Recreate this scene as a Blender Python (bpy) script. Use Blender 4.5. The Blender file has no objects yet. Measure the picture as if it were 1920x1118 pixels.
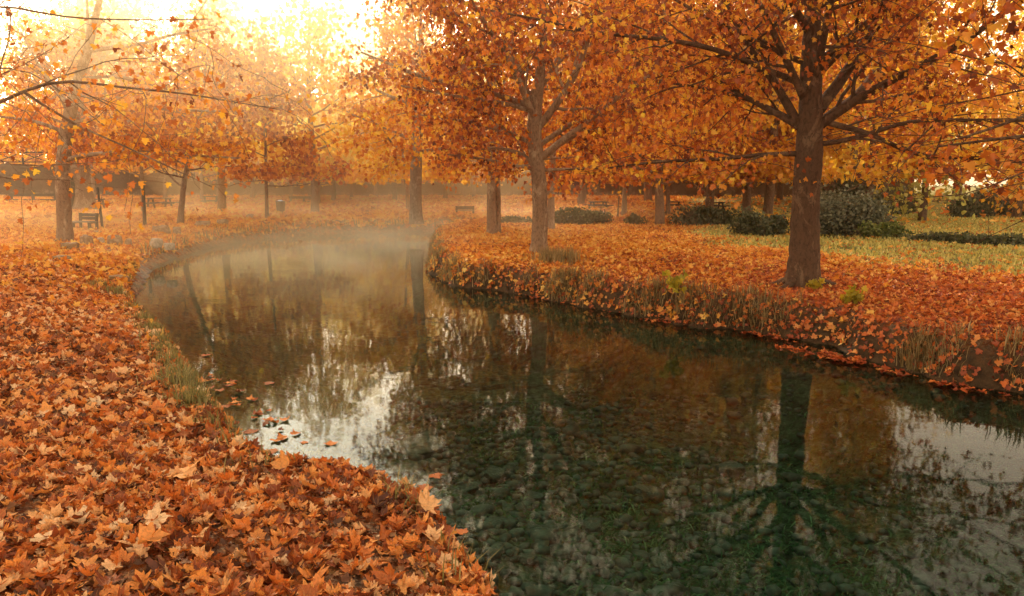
import bpy, bmesh, math, random
import numpy as np
from mathutils import Vector, Matrix

R = math.radians
scene = bpy.context.scene
COL = scene.collection
rs = np.random.RandomState(7)
random.seed(7)

# ------------------------------------------------------------------ camera
CAM_H = 1.6
FPX = 1387.0
TILT = math.atan((559 - 345) / FPX)
cam = bpy.data.cameras.new("camera")
cam.sensor_width = 36.0
cam.lens = FPX / 1920 * 36.0
cam.clip_start = 0.05
cam.clip_end = 2000
camo = bpy.data.objects.new("camera", cam)
COL.objects.link(camo)
camo.location = (0, 0, CAM_H)
camo.rotation_euler = (math.pi / 2 - TILT, 0, 0)
scene.camera = camo


def P(px, py, d):
    """a photo pixel at horizontal depth d (metres along +Y) as a world point"""
    a = (px - 960) / FPX
    b = (559 - py) / FPX
    dx, dy, dz = a, math.cos(TILT) + b * math.sin(TILT), -math.sin(TILT) + b * math.cos(TILT)
    k = d / dy
    return np.array((dx * k, d, CAM_H + dz * k))


def G(px, py, z=0.0):
    a = (px - 960) / FPX
    b = (559 - py) / FPX
    dx, dy, dz = a, math.cos(TILT) + b * math.sin(TILT), -math.sin(TILT) + b * math.cos(TILT)
    k = (z - CAM_H) / dz
    return np.array((dx * k, dy * k, z))


# ------------------------------------------------------------------ terrain
WL = -0.45


def chaikin(pts, n=2):
    pts = np.asarray(pts, float)
    for _ in range(n):
        q = np.roll(pts, -1, 0)
        pts = np.stack([pts * .75 + q * .25, pts * .25 + q * .75], 1).reshape(-1, pts.shape[1])
    return pts


left_px = [(925, 1118), (872, 1062), (836, 995), (790, 952), (715, 925), (640, 897), (575, 900), (500, 884), (430, 812),
           (385, 747), (345, 690), (305, 625), (268, 597), (242, 570), (246, 530), (256, 503), (282, 485), (335, 468),
           (400, 452), (470, 441), (560, 434), (650, 430), (760, 427), (850, 427)]
right_px = [(893, 428.5), (850, 433), (812, 448), (800, 475), (803, 506), (824, 529), (866, 540), (971, 549), (1071, 576), (1192, 590),
            (1280, 612), (1390, 620), (1512, 636), (1611, 671), (1750, 713), (1915, 737)]
poly = [(3.5, -6.5, 0), (1.6, -3, 0), (0.75, 0.5, 0), (0.35, 1.9, 0)]
poly += [(*G(x, y, -0.30)[:2], 0) for x, y in left_px]
poly += [(*G(x, y, WL)[:2], 1) for x, y in right_px]
poly += [(10.5, 4.5, 1), (14, 1.5, 1), (17, -4, 1), (12, -9, 1)]
poly = chaikin(poly, 2)
rs_p = np.random.RandomState(3)
poly[:, :2] += rs_p.normal(0, 1, (len(poly), 2)) * (0.012 + 0.05 * poly[:, 2:3])
PA = poly[:, :2]
PB = np.roll(PA, -1, 0)
PS = poly[:, 2]


def smooth(a, b, x):
    t = np.clip((x - a) / (b - a), 0, 1)
    return t * t * (3 - 2 * t)


def sdf(x, y):
    """signed distance to the pond outline (negative over water) and how steep the nearest bank is"""
    x = np.asarray(x, float).ravel()
    y = np.asarray(y, float).ravel()
    best = np.full(x.shape, 1e9)
    steep = np.zeros(x.shape)
    inside = np.zeros(x.shape, bool)
    for (ax, ay), (bx, by), s in zip(PA, PB, PS):
        ex, ey = bx - ax, by - ay
        t = np.clip(((x - ax) * ex + (y - ay) * ey) / (ex * ex + ey * ey + 1e-12), 0, 1)
        d = (x - ax - t * ex) ** 2 + (y - ay - t * ey) ** 2
        m = d < best
        best = np.where(m, d, best)
        steep = np.where(m, s, steep)
        if ay != by:
            c = ((ay > y) != (by > y)) & (x < ex * (y - ay) / (by - ay) + ax)
            inside ^= c
    d = np.sqrt(best)
    return np.where(inside, -d, d), steep


def bumps(x, y):
    return (0.03 * np.sin(x * 1.3 + 0.7 * y) * np.cos(y * 0.9 - 0.4 * x) + 0.015 * np.sin(3.1 * x + 1.0) * np.sin(2.7 * y)
            + 0.008 * np.sin(7.3 * x - 2 * y) * np.cos(6.1 * y + x))


def hz(x, y):
    shp = np.shape(x)
    x = np.asarray(x, float).ravel()
    y = np.asarray(y, float).ravel()
    s, st = sdf(x, y)
    base = 0.5 * smooth(35, 62, y) + bumps(x, y)
    pr = smooth(-0.03, 0.30, s)
    pl = 0.62 * smooth(-0.16, 0.14, s) + 0.38 * smooth(0.15, 1.5, s)
    prof = pr * st + pl * (1 - st)
    zl = WL + (base - WL) * prof
    zb = WL - 0.04 - 0.62 * smooth(0, 2.0, -s) + 0.5 * bumps(x * 1.7, y * 1.7) * smooth(.3, 1, -s)
    return np.where(s > 0, zl, zb).reshape(shp)


def gz(x, y):
    return float(hz(np.array([x]), np.array([y]))[0])


def GP(px, py):
    z = 0.0
    for _ in range(6):
        p = G(px, py, z)
        z = gz(p[0], p[1])
    p = G(px, py, z)
    return p


def lawn(x, y):
    y = np.asarray(y) + 0.0
    lx = .5 * np.sin(y * 1.1 + x * .4) + .35 * np.sin(x * 1.9 - y * .6) + np.interp(y, [10, 12, 15.5, 18, 23, 40, 60], [11.0, 9.2, 6.9, 6.0, 5.4, 9.0, 14])
    return smooth(-0.9, 1.2, x - lx) * smooth(9, 12, y)


# ------------------------------------------------------------------ mesh helpers
def new_mesh(name, V, loops, sizes, mat, parent=None, attrs=None, flat=False, mats=None, midx=None):
    me = bpy.data.meshes.new(name)
    V = np.ascontiguousarray(V, dtype=np.float32)
    loops = np.ascontiguousarray(loops, dtype=np.int32).ravel()
    sizes = np.ascontiguousarray(sizes, dtype=np.int32)
    me.vertices.add(len(V))
    me.vertices.foreach_set("co", V.ravel())
    me.loops.add(len(loops))
    me.loops.foreach_set("vertex_index", loops)
    me.polygons.add(len(sizes))
    st = np.zeros(len(sizes), np.int32)
    st[1:] = np.cumsum(sizes)[:-1]
    me.polygons.foreach_set("loop_start", st)
    me.polygons.foreach_set("loop_total", sizes)
    for m in (mats or [mat]):
        me.materials.append(m)
    if midx is not None:
        me.polygons.foreach_set("material_index", np.ascontiguousarray(midx, dtype=np.int32))
    for k, a in (attrs or {}).items():
        a = np.ascontiguousarray(a, dtype=np.float32)
        if a.ndim == 1:
            at = me.attributes.new(k, 'FLOAT', 'POINT')
            at.data.foreach_set("value", a)
        else:
            at = me.attributes.new(k, 'FLOAT_VECTOR', 'POINT')
            at.data.foreach_set("vector", a.ravel())
    me.update(calc_edges=True)
    if flat:
        me.shade_flat()
    o = bpy.data.objects.new(name, me)
    COL.objects.link(o)
    if parent is not None:
        o.parent = parent
    return o


class MB:
    """collects polygons of one mesh"""

    def __init__(self):
        self.V, self.L, self.S, self.n = [], [], [], 0

    def add(self, V, F):
        V = np.asarray(V, float)
        F = np.asarray(F, int)
        self.V.append(V)
        self.L.append((F + self.n).ravel())
        self.S.append(np.full(len(F), F.shape[1]))
        self.n += len(V)

    def box(self, c, size, rz=0.0, rx=0.0, ry=0.0):
        sx, sy, sz = np.array(size) / 2
        b = min(sx, sy, sz) * 0.25
        V = []
        for (ix, iy, iz) in [(-1, -1, -1), (1, -1, -1), (1, 1, -1), (-1, 1, -1), (-1, -1, 1), (1, -1, 1), (1, 1, 1), (-1, 1, 1)]:
            V.append((ix * sx, iy * sy, iz * sz))
        M = np.array(Matrix.Rotation(rz, 3, 'Z') @ Matrix.Rotation(ry, 3, 'Y') @ Matrix.Rotation(rx, 3, 'X'))
        V = np.array(V) @ M.T + np.array(c)
        self.add(V, [(0, 3, 2, 1), (4, 5, 6, 7), (0, 1, 5, 4), (1, 2, 6, 5), (2, 3, 7, 6), (3, 0, 4, 7)])

    def tube(self, pts, rad, sides=6, cap=True, lump=0.0, rng=None):
        pts = np.asarray(pts, float)
        n = len(pts)
        rad = np.broadcast_to(np.asarray(rad, float), (n,))
        T = np.gradient(pts, axis=0)
        T /= np.linalg.norm(T, axis=1, keepdims=True) + 1e-9
        ref = np.array((1.0, 0, 0)) if abs(T[0][0]) < .8 else np.array((0, 1.0, 0))
        N = np.cross(T, ref)
        N /= np.linalg.norm(N, axis=1, keepdims=True) + 1e-9
        B = np.cross(T, N)
        a = np.linspace(0, 2 * np.pi, sides, endpoint=False)
        rr = rad[:, None] * np.ones(sides)[None]
        if lump and rng is not None:
            rr = rr * (1 + lump * rng.normal(0, 1, rr.shape))
        V = pts[:, None] + rr[..., None] * (np.cos(a)[None, :, None] * N[:, None] + np.sin(a)[None, :, None] * B[:, None])
        idx = np.arange(n * sides).reshape(n, sides)
        i0 = idx[:-1]
        i1 = idx[1:]
        F = np.stack([i0, np.roll(i0, -1, 1), np.roll(i1, -1, 1), i1], -1).reshape(-1, 4)
        self.add(V.reshape(-1, 3), F)
        if cap and sides >= 3:
            self.V.append(np.array([pts[-1] + T[-1] * rad[-1] * .4]))
            top = idx[-1] + self.n - n * sides
            self.L.append(np.stack([top, np.roll(top, -1), np.full(sides, self.n)], -1).ravel())
            self.S.append(np.full(sides, 3))
            self.n += 1

    def build(self, name, mat, parent=None, flat=False, attrs=None):
        return new_mesh(name, np.concatenate(self.V), np.concatenate(self.L), np.concatenate(self.S), mat, parent, attrs, flat)


def tag(o, label=None, cat=None, group=None, kind=None):
    if label:
        o["label"] = label
    if cat:
        o["category"] = cat
    if group:
        o["group"] = group
    if kind:
        o["kind"] = kind
    return o


def empty(name, loc, rz=0.0):
    o = bpy.data.objects.new(name, None)
    o.empty_display_size = .2
    COL.objects.link(o)
    o.location = tuple(float(v) for v in loc)
    o.rotation_euler = (0, 0, rz)
    return o


def copy_tree(o, parent=None):
    kids = [c for c in bpy.data.objects if c.parent == o]
    c = o.copy()
    COL.objects.link(c)
    if parent is not None:
        c.parent = parent
    for k in kids:
        copy_tree(k, c)
    return c


# ------------------------------------------------------------------ materials
class NT:
    def __init__(self, name):
        self.m = bpy.data.materials.new(name)
        self.m.use_nodes = True
        self.t = self.m.node_tree
        self.t.nodes.clear()
        self.out = self.t.nodes.new("ShaderNodeOutputMaterial")

    def n(self, kind, **kw):
        nd = self.t.nodes.new("ShaderNode" + kind)
        for k, v in kw.items():
            if k.startswith("i_"):
                key = k[2:]
                key = int(key) if key.isdigit() else key.replace("_", " ")
                s = nd.inputs[key]
                if hasattr(v, "is_output") or isinstance(v, bpy.types.NodeSocket):
                    self.t.links.new(v, s)
                else:
                    s.default_value = v
            else:
                setattr(nd, k, v)
        return nd

    def link(self, a, b):
        self.t.links.new(a, b)

    def ramp(self, fac, stops, interp='LINEAR'):
        nd = self.t.nodes.new("ShaderNodeValToRGB")
        nd.color_ramp.interpolation = interp
        el = nd.color_ramp.elements
        while len(el) < len(stops):
            el.new(0.5)
        for e, (p, c) in zip(el, stops):
            e.position = p
            e.color = (*c, 1)
        self.link(fac, nd.inputs[0])
        return nd.outputs[0]

    def noise(self, vec, scale, detail=4, rough=.55, dist=0.0):
        nd = self.n("TexNoise", i_Scale=scale, i_Detail=detail, i_Roughness=rough, i_Distortion=dist)
        if vec is not None:
            self.link(vec, nd.inputs["Vector"])
        return nd.outputs[0]

    def math(self, op, a, b=None, clamp=False):
        nd = self.t.nodes.new("ShaderNodeMath")
        nd.operation = op
        nd.use_clamp = clamp
        for i, v in enumerate((a, b)):
            if v is None:
                continue
            if isinstance(v, (int, float)):
                nd.inputs[i].default_value = v
            else:
                self.link(v, nd.inputs[i])
        return nd.outputs[0]

    def mix(self, fac, a, b, blend='MIX'):
        nd = self.t.nodes.new("ShaderNodeMix")
        nd.data_type = 'RGBA'
        nd.blend_type = blend
        for s, v in ((nd.inputs[0], fac), (nd.inputs[6], a), (nd.inputs[7], b)):
            if isinstance(v, (int, float)):
                s.default_value = v
            elif isinstance(v, tuple):
                s.default_value = (*v, 1)
            else:
                self.link(v, s)
        return nd.outputs[2]

    def attr(self, name):
        return self.n("Attribute", attribute_name=name)

    def bump(self, h, strength=.4, dist=.02):
        return self.n("Bump", i_Strength=strength, i_Distance=dist, i_Height=h).outputs[0]

    def principled(self, col, rough=.8, normal=None, spec=.3):
        nd = self.n("BsdfPrincipled")
        if isinstance(col, tuple):
            nd.inputs["Base Color"].default_value = (*col, 1)
        else:
            self.link(col, nd.inputs["Base Color"])
        if isinstance(rough, (int, float)):
            nd.inputs["Roughness"].default_value = rough
        else:
            self.link(rough, nd.inputs["Roughness"])
        nd.inputs["Specular IOR Level"].default_value = spec
        if normal is not None:
            self.link(normal, nd.inputs["Normal"])
        return nd.outputs[0]

    def surface(self, s):
        self.link(s, self.out.inputs["Surface"])
        return self.m


def leaf_mat(name, stops, trans=.5, veins=False, objvar=.0, spec=.04, patch=None):
    t = NT(name)
    tint = t.attr("tint").outputs["Fac"]
    if objvar:
        oi = t.n("ObjectInfo").outputs["Random"]
        tint = t.math('ADD', tint, t.math('MULTIPLY', t.math('SUBTRACT', oi, .5), objvar), clamp=True)
    if patch:
        geo = t.n("NewGeometry").outputs["Position"]
        pn = t.noise(geo, patch[0], 2)
        tint = t.math('ADD', tint, t.math('MULTIPLY', t.math('SUBTRACT', pn, .5), patch[1]), clamp=True)
    col = t.ramp(tint, stops)
    if veins:
        luv = t.attr("luv").outputs["Vector"]
        sx = t.n("SeparateXYZ", i_0=luv)
        x = t.math('ABSOLUTE', sx.outputs[0])
        y = t.math('ADD', sx.outputs[1], -0.06)
        ang = t.math('ARCTAN2', x, y)
        r = t.math('SQRT', t.math('ADD', t.math('MULTIPLY', x, x), t.math('MULTIPLY', y, y)))
        best = None
        for a0 in (0.0, .62, 1.32):
            d = t.math('MULTIPLY', t.math('ABSOLUTE', t.math('SUBTRACT', ang, a0)), r)
            best = d if best is None else t.math('MINIMUM', best, d)
        v = t.math('SUBTRACT', 1.0, t.math('MULTIPLY', best, 42.0), clamp=True)
        fine = t.noise(luv, 6.0, 5, .65)
        blot = t.ramp(fine, [(.32, (.62, .55, .5)), (.5, (1, 1, 1)), (.75, (1.18, 1.12, 1.0))])
        col = t.mix(1.0, col, blot, 'MULTIPLY')
        col = t.mix(t.math('MULTIPLY', v, .45), col, (.72, .36, .12))
    dif = t.n("BsdfDiffuse", i_Color=col).outputs[0]
    tr = t.n("BsdfTranslucent", i_Color=col).outputs[0]
    s = t.n("MixShader", i_0=trans, i_1=dif, i_2=tr).outputs[0]
    if spec:
        gl = t.n("BsdfGlossy", i_Roughness=.45, i_Color=(1, .9, .8, 1)).outputs[0]
        s = t.n("MixShader", i_0=spec, i_1=s, i_2=gl).outputs[0]
    return t.surface(s)


def bark_mat(name, dark, mid, pale, patch=.5, scale=1.0):
    t = NT(name)
    co = t.n("TexCoord").outputs["Object"]
    mp = t.n("Mapping", i_Vector=co, i_Scale=(1.0 * scale, 1.0 * scale, .55 * scale)).outputs[0]
    a = t.noise(mp, 2.6, 6, .62, 1.2)
    b = t.noise(mp, 22, 6, .7, .5)
    fl = t.ramp(a, [(.40, mid), (.53, mid), (.58, pale), (.70, pale)])
    col = t.mix(patch, mid, fl)
    col = t.mix(t.math('MULTIPLY', t.ramp(b, [(.36, (1, 1, 1)), (.52, (0, 0, 0))]), .65), col, dark)
    n = t.bump(t.math('ADD', t.math('MULTIPLY', a, .6), b), .7, .05)
    return t.surface(t.principled(col, .85, n, .2))


def plain_mat(name, c1, c2, scale=8, rough=.8, bump=.3, stretch=(1, 1, 1)):
    t = NT(name)
    co = t.n("TexCoord").outputs["Object"]
    mp = t.n("Mapping", i_Vector=co, i_Scale=stretch).outputs[0]
    a = t.noise(mp, scale, 6, .65)
    col = t.ramp(a, [(.3, c1), (.7, c2)])
    return t.surface(t.principled(col, rough, t.bump(a, bump, .03), .3))


M = {}
RUST = [(0, (.09, .022, .01)), (.25, (.30, .07, .022)), (.52, (.74, .22, .04)), (.72, (.90, .41, .11)), (1, (.93, .69, .42))]
M['litter'] = leaf_mat("fallen_leaf", RUST, .25, veins=True, patch=(.6, .5))
M['litter_bits'] = leaf_mat("leaf_scrap", [(0, (.06, .02, .01)), (.5, (.20, .07, .025)), (1, (.50, .25, .10))], .15)
M['litter_far'] = leaf_mat("fallen_leaf_far", [(0, (.42, .11, .018)), (.3, (.72, .22, .026)), (.6, (.88, .40, .045)), (1, (.92, .62, .14))], .25, patch=(.35, .6))
M['litter_sun_tint'] = leaf_mat("fallen_leaf_sun_tint", [(0, (.34, .085, .017)), (.3, (.72, .215, .028)), (.6, (.90, .42, .055)), (1, (.96, .68, .18))], .25, patch=(.3, .7))  # sunlight on the spit is put into these lighter leaf colours
M['litter_right'] = leaf_mat("fallen_leaf_red", [(0, (.15, .028, .012)), (.3, (.42, .08, .02)), (.6, (.74, .19, .034)), (1, (.88, .46, .13))], .25, patch=(.5, .5))
M['crown_rust'] = leaf_mat("crown_leaf_rust", [(0, (.12, .024, .01)), (.3, (.44, .095, .018)), (.65, (.80, .25, .026)), (1, (.95, .62, .05))], .55, patch=(.8, .5))
M['crown_orange'] = leaf_mat("crown_leaf_orange", [(0, (.24, .055, .014)), (.35, (.66, .18, .02)), (.7, (.88, .40, .033)), (1, (.95, .68, .06))], .55, objvar=.3, patch=(.5, .5))
M['crown_gold'] = leaf_mat("crown_leaf_gold", [(0, (.80, .34, .02)), (.4, (.93, .56, .035)), (.75, (.97, .70, .06)), (1, (.96, .80, .12))], .68, objvar=.6, patch=(.25, .6))
M['shrub_green'] = leaf_mat("shrub_leaf", [(0, (.035, .045, .018)), (.5, (.085, .10, .04)), (1, (.20, .20, .09))], .3, objvar=.2)
M['shrub_grey'] = leaf_mat("shrub_leaf_grey", [(0, (.05, .06, .035)), (.5, (.15, .155, .09)), (1, (.32, .31, .20))], .3)
M['shrub_ivy'] = leaf_mat("shrub_leaf_bright", [(0, (.05, .07, .015)), (.5, (.14, .18, .03)), (1, (.30, .32, .07))], .35)
M['shrub_yellow'] = leaf_mat("shrub_leaf_yellow", [(0, (.24, .22, .04)), (.5, (.54, .50, .10)), (1, (.80, .74, .24))], .4)
M['sapling'] = leaf_mat("sapling_leaf", [(0, (.25, .22, .02)), (.5, (.5, .42, .03)), (1, (.7, .5, .03))], .5)
M['grass'] = leaf_mat("dry_grass_blade", [(0, (.12, .085, .03)), (.5, (.32, .225, .085)), (1, (.58, .42, .20))], .4)
M['grass_olive'] = leaf_mat("olive_grass_blade", [(0, (.08, .085, .025)), (.5, (.24, .22, .065)), (1, (.50, .41, .17))], .4)
M['lawn_grass'] = leaf_mat("lawn_blade", [(0, (.26, .24, .05)), (.5, (.56, .48, .12)), (1, (.80, .68, .24))], .4)
M['weed'] = leaf_mat("pond_weed", [(0, (.06, .12, .06)), (.5, (.16, .27, .14)), (1, (.40, .54, .32))], .2, spec=0)
M['bark'] = bark_mat("bark_plane", (.07, .041, .026), (.25, .155, .098), (.48, .36, .25), .6)
M['bark_dark'] = bark_mat("bark_dark", (.035, .02, .013), (.135, .078, .048), (.28, .185, .115), .6)
M['bark_tan'] = bark_mat("bark_tan", (.09, .055, .034), (.34, .22, .14), (.58, .45, .31), .65)
M['bark_pale'] = bark_mat("bark_pale", (.12, .085, .06), (.38, .29, .21), (.58, .48, .37), .7)
M['wood'] = plain_mat("weathered_wood", (.022, .014, .010), (.055, .036, .026), 9, .75, .3, (1, 8, 8))
M['wood_top'] = plain_mat("worn_wood_top", (.16, .12, .09), (.26, .20, .15), 9, .7, .3, (1, 8, 8))
M['rock'] = plain_mat("pale_rock", (.34, .25, .17), (.72, .60, .46), 3, .85, .8)
M['rock_tan'] = plain_mat("tan_rock", (.20, .12, .065), (.56, .40, .25), 3, .85, .8)
M['rock_moss'] = plain_mat("mossy_rock", (.16, .10, .05), (.42, .28, .15), 5, .9, .6)
M['stone_dark'] = plain_mat("wet_stone", (.08, .078, .07), (.30, .295, .27), 6, .6, .5)
M['metal_green'] = plain_mat("green_metal", (.02, .05, .04), (.03, .07, .055), 20, .5, .1)
M['metal_dark'] = plain_mat("dark_metal", (.04, .032, .028), (.07, .055, .045), 20, .6, .1)


def ground_mat():
    t = NT("ground")
    geo = t.n("NewGeometry").outputs["Position"]
    g = t.attr("lawn").outputs["Fac"]
    b = t.attr("bed").outputs["Fac"]
    bank = t.attr("bank").outputs["Fac"]
    n1 = t.noise(geo, 9, 6, .7)
    n2 = t.noise(geo, 55, 4, .7)
    n3 = t.noise(geo, 1.1, 4, .6)
    vor = t.n("TexVoronoi", i_Vector=geo, i_Scale=9.0)
    vor2 = t.n("TexVoronoi", i_Vector=geo, i_Scale=60.0)
    leafc = t.ramp(t.n("SeparateColor", i_0=vor.outputs["Color"]).outputs[0],
                   [(0, (.14, .035, .012)), (.4, (.34, .09, .018)), (.7, (.50, .16, .03)), (1, (.56, .30, .11))])
    grav = t.ramp(t.n("SeparateColor", i_0=vor2.outputs["Color"]).outputs[0],
                  [(0, (.14, .09, .055)), (.6, (.32, .22, .14)), (1, (.52, .40, .28))])
    soil = t.mix(t.ramp(n1, [(.42, (0, 0, 0)), (.58, (1, 1, 1))]), grav, leafc)
    gr = t.ramp(n1, [(.3, (.13, .11, .03)), (.5, (.26, .21, .06)), (.7, (.42, .33, .12))])
    gr = t.mix(t.ramp(n3, [(.4, (0, 0, 0)), (.65, (1, 1, 1))]), gr, (.13, .15, .035))
    c = t.mix(g, soil, gr)
    bk = t.ramp(n1, [(.3, (.035, .022, .012)), (.6, (.10, .06, .03)), (.8, (.15, .09, .045))])
    c = t.mix(bank, c, bk)
    w1 = t.noise(geo, 1.5, 7, .78, .8)
    w2 = t.noise(geo, 13, 6, .8, .4)
    vb = t.n("TexVoronoi", i_Vector=geo, i_Scale=8.5, i_Randomness=1.0)
    vc = t.n("SeparateColor", i_0=vb.outputs["Color"]).outputs[0]
    stn = t.ramp(vc, [(0, (.07, .072, .065)), (.5, (.21, .215, .20)), (1, (.46, .47, .43))])
    stn = t.mix(t.ramp(vb.outputs["Distance"], [(.25, (0, 0, 0)), (.6, (1, 1, 1))]), stn, (.012, .010, .008))
    moss = t.ramp(w2, [(.36, (.025, .04, .025)), (.5, (.12, .19, .11)), (.64, (.36, .47, .29))])
    bedc = t.mix(t.ramp(w1, [(.42, (0, 0, 0)), (.53, (1, 1, 1))]), stn, moss)
    bedc = t.mix(.45, bedc, t.ramp(n2, [(.3, (.02, .02, .015)), (.7, (.20, .21, .15))]))
    c = t.mix(b, c, bedc)
    h = t.math('ADD', n1, t.math('MULTIPLY', n2, .5))
    return t.surface(t.principled(c, .9, t.bump(h, .8, .06), .15))


M['ground'] = ground_mat()


def water_mat():
    t = NT("pond_water")
    geo = t.n("NewGeometry").outputs["Position"]
    a = t.noise(geo, 1.6, 2, .5, .4)
    b = t.noise(geo, 7.0, 3, .5)
    h = t.math('ADD', a, t.math('MULTIPLY', b, .12))
    nrm = t.bump(h, .05, .05)
    fr = t.n("Fresnel", i_IOR=1.33)
    t.link(nrm, fr.inputs["Normal"])
    gl = t.n("BsdfGlossy", i_Roughness=.035, i_Color=(1, 1, 1, 1))
    t.link(nrm, gl.inputs["Normal"])
    tr = t.n("BsdfTransparent", i_Color=(.50, .74, .635, 1)).outputs[0]
    f = t.math('MULTIPLY', t.math('POWER', fr.outputs[0], 1.36), 1.25, clamp=True)
    return t.surface(t.n("MixShader", i_0=f, i_1=tr, i_2=gl.outputs[0]).outputs[0])


M['water'] = water_mat()


def wall_mat():
    t = NT("stone_wall")
    co = t.n("TexCoord").outputs["Object"]
    z = t.n("SeparateXYZ", i_0=co).outputs[2]
    n1 = t.noise(co, .9, 6, .65)
    n2 = t.noise(co, 6, 5, .7)
    vor = t.n("TexVoronoi", i_Vector=co, i_Scale=2.6, feature='DISTANCE_TO_EDGE')
    stone = t.ramp(vor.outputs[0], [(0, (.05, .035, .025)), (.06, (.17, .11, .075)), (.4, (.28, .19, .13))])
    plaster = t.ramp(n1, [(.3, (.06, .03, .017)), (.5, (.105, .056, .03)), (.7, (.15, .085, .047))])
    f = t.math('ADD', t.math('MULTIPLY', z, -1.1), t.math('MULTIPLY', n1, 2.6))
    c = t.mix(t.ramp(f, [(.25, (0, 0, 0)), (.55, (1, 1, 1))]), plaster, stone)
    return t.surface(t.principled(c, .95, t.bump(t.math('ADD', n2, vor.outputs[0]), .6, .06), .1))


M['wall'] = wall_mat()


def volume_mat(name, dens, col, g):
    t = NT(name)
    v = t.n("VolumeScatter", i_Color=(*col, 1), i_Density=dens, i_Anisotropy=g)
    t.link(v.outputs[0], t.out.inputs["Volume"])
    return t.m


# ------------------------------------------------------------------ leaves
def leaf_templates(kind, n, seed):
    rng = np.random.RandomState(seed)
    if kind == 'fine':
        half = [(.05, -.02), (.20, -.10), (.33, -.04), (.52, .02), (.42, .14), (.47, .22), (.62, .34), (.70, .50), (.52, .50),
                (.40, .52), (.27, .50), (.32, .66), (.30, .78), (.18, .76), (.10, .88)]
        tip = (0, 1.05)
    elif kind == 'mid':
        half = [(.25, -.06), (.48, .06), (.36, .24), (.62, .48), (.26, .52), (.22, .76)]
        tip = (0, 1.0)
    else:
        half = [(.45, .05), (.50, .45)]
        tip = (0, 1.0)
    out = []
    for k in range(n):
        o = [(0, 0)] + half + [tip] + [(-x, y) for x, y in half[::-1]]
        o = np.array(o)
        o[:, 0] *= rng.uniform(.85, 1.2)
        o[1:] += rng.normal(0, .03 if kind == 'fine' else .02, (len(o) - 1, 2))
        c = np.array([[0, .36]])
        V2 = np.concatenate([c, o])
        m = len(o)
        F = [(0, 1 + i, 1 + (i + 1) % m) for i in range(m)]
        if kind == 'fine':
            mid = (o * .55 + c * .45)
            V2 = np.concatenate([c, mid, o])
            F = [(0, 1 + i, 1 + (i + 1) % m) for i in range(m)]
            for i in range(m):
                j = (i + 1) % m
                F += [(1 + i, 1 + m + i, 1 + m + j), (1 + i, 1 + m + j, 1 + j)]
        x, y = V2[:, 0], V2[:, 1]
        r = np.hypot(x, y - .36)
        amt = rng.uniform(.15, 1.0) * (1 if k % 3 else 2.1) if kind == 'fine' else rng.uniform(.5, 1.7)
        z = amt * (rng.uniform(.1, .6) * np.abs(x) + rng.uniform(-.3, .6) * x * x + rng.uniform(-.5, .5) * (y - .4) ** 2) \
            + .16 * amt * r * np.sin(3 * np.arctan2(x, y - .36) + rng.uniform(0, 6)) + rng.normal(0, .02, len(x))
        V = np.stack([x, y, z], 1)
        if kind == 'fine':
            s = len(V)
            a = rng.uniform(-.4, .4)
            V = np.concatenate([V, [(-.012, .0, z[1 + m]), (.012, .0, z[1 + m]), (a * .3 + .01, -.32, .02), (a * .3 - .01, -.32, .02)]])
            F += [(s, s + 1, s + 2), (s, s + 2, s + 3)]
        V[:, 1] -= .0
        out.append((V, np.array(F)))
    return out


TPL = {k: leaf_templates(k, n, 11) for k, n in (('fine', 10), ('mid', 8), ('low', 5))}


def basis(tipdir, nrm):
    t = tipdir / (np.linalg.norm(tipdir, axis=1, keepdims=True) + 1e-9)
    n = nrm - (nrm * t).sum(1, keepdims=True) * t
    n /= np.linalg.norm(n, axis=1, keepdims=True) + 1e-9
    x = np.cross(t, n)
    return np.stack([x, t, n], 2)  # columns


def leaves(name, kind, pos, tipdir, nrm, scale, tint, mat, parent=None, luv=False, seed=0):
    pos = np.asarray(pos, float)
    N = len(pos)
    rng = np.random.RandomState(seed + 5)
    Bm = basis(np.asarray(tipdir, float), np.asarray(nrm, float))
    scale = np.broadcast_to(scale, (N,))
    which = rng.randint(0, len(TPL[kind]), N)
    Vs, Fs, Ts, Us, off = [], [], [], [], 0
    for k, (V, F) in enumerate(TPL[kind]):
        m = np.where(which == k)[0]
        if not len(m):
            continue
        W = np.einsum('nij,vj->nvi', Bm[m], V) * scale[m][:, None, None] + pos[m][:, None]
        Vs.append(W.reshape(-1, 3))
        Fs.append((F[None] + (np.arange(len(m)) * len(V))[:, None, None] + off).reshape(-1, 3))
        Ts.append(np.repeat(tint[m], len(V)))
        if luv:
            U = np.tile(V, (len(m), 1))
            Us.append(U)
        off += len(m) * len(V)
    V = np.concatenate(Vs)
    F = np.concatenate(Fs)
    at = {"tint": np.concatenate(Ts)}
    if luv:
        at["luv"] = np.concatenate(Us)
    return new_mesh(name, V, F, np.full(len(F), 3), mat, parent, at)


# ------------------------------------------------------------------ the setting: ground, water
def axis(parts):
    out = []
    for a, b, s in parts:
        out.append(np.arange(a, b, s))
    return np.concatenate(out + [[parts[-1][1]]])


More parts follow.
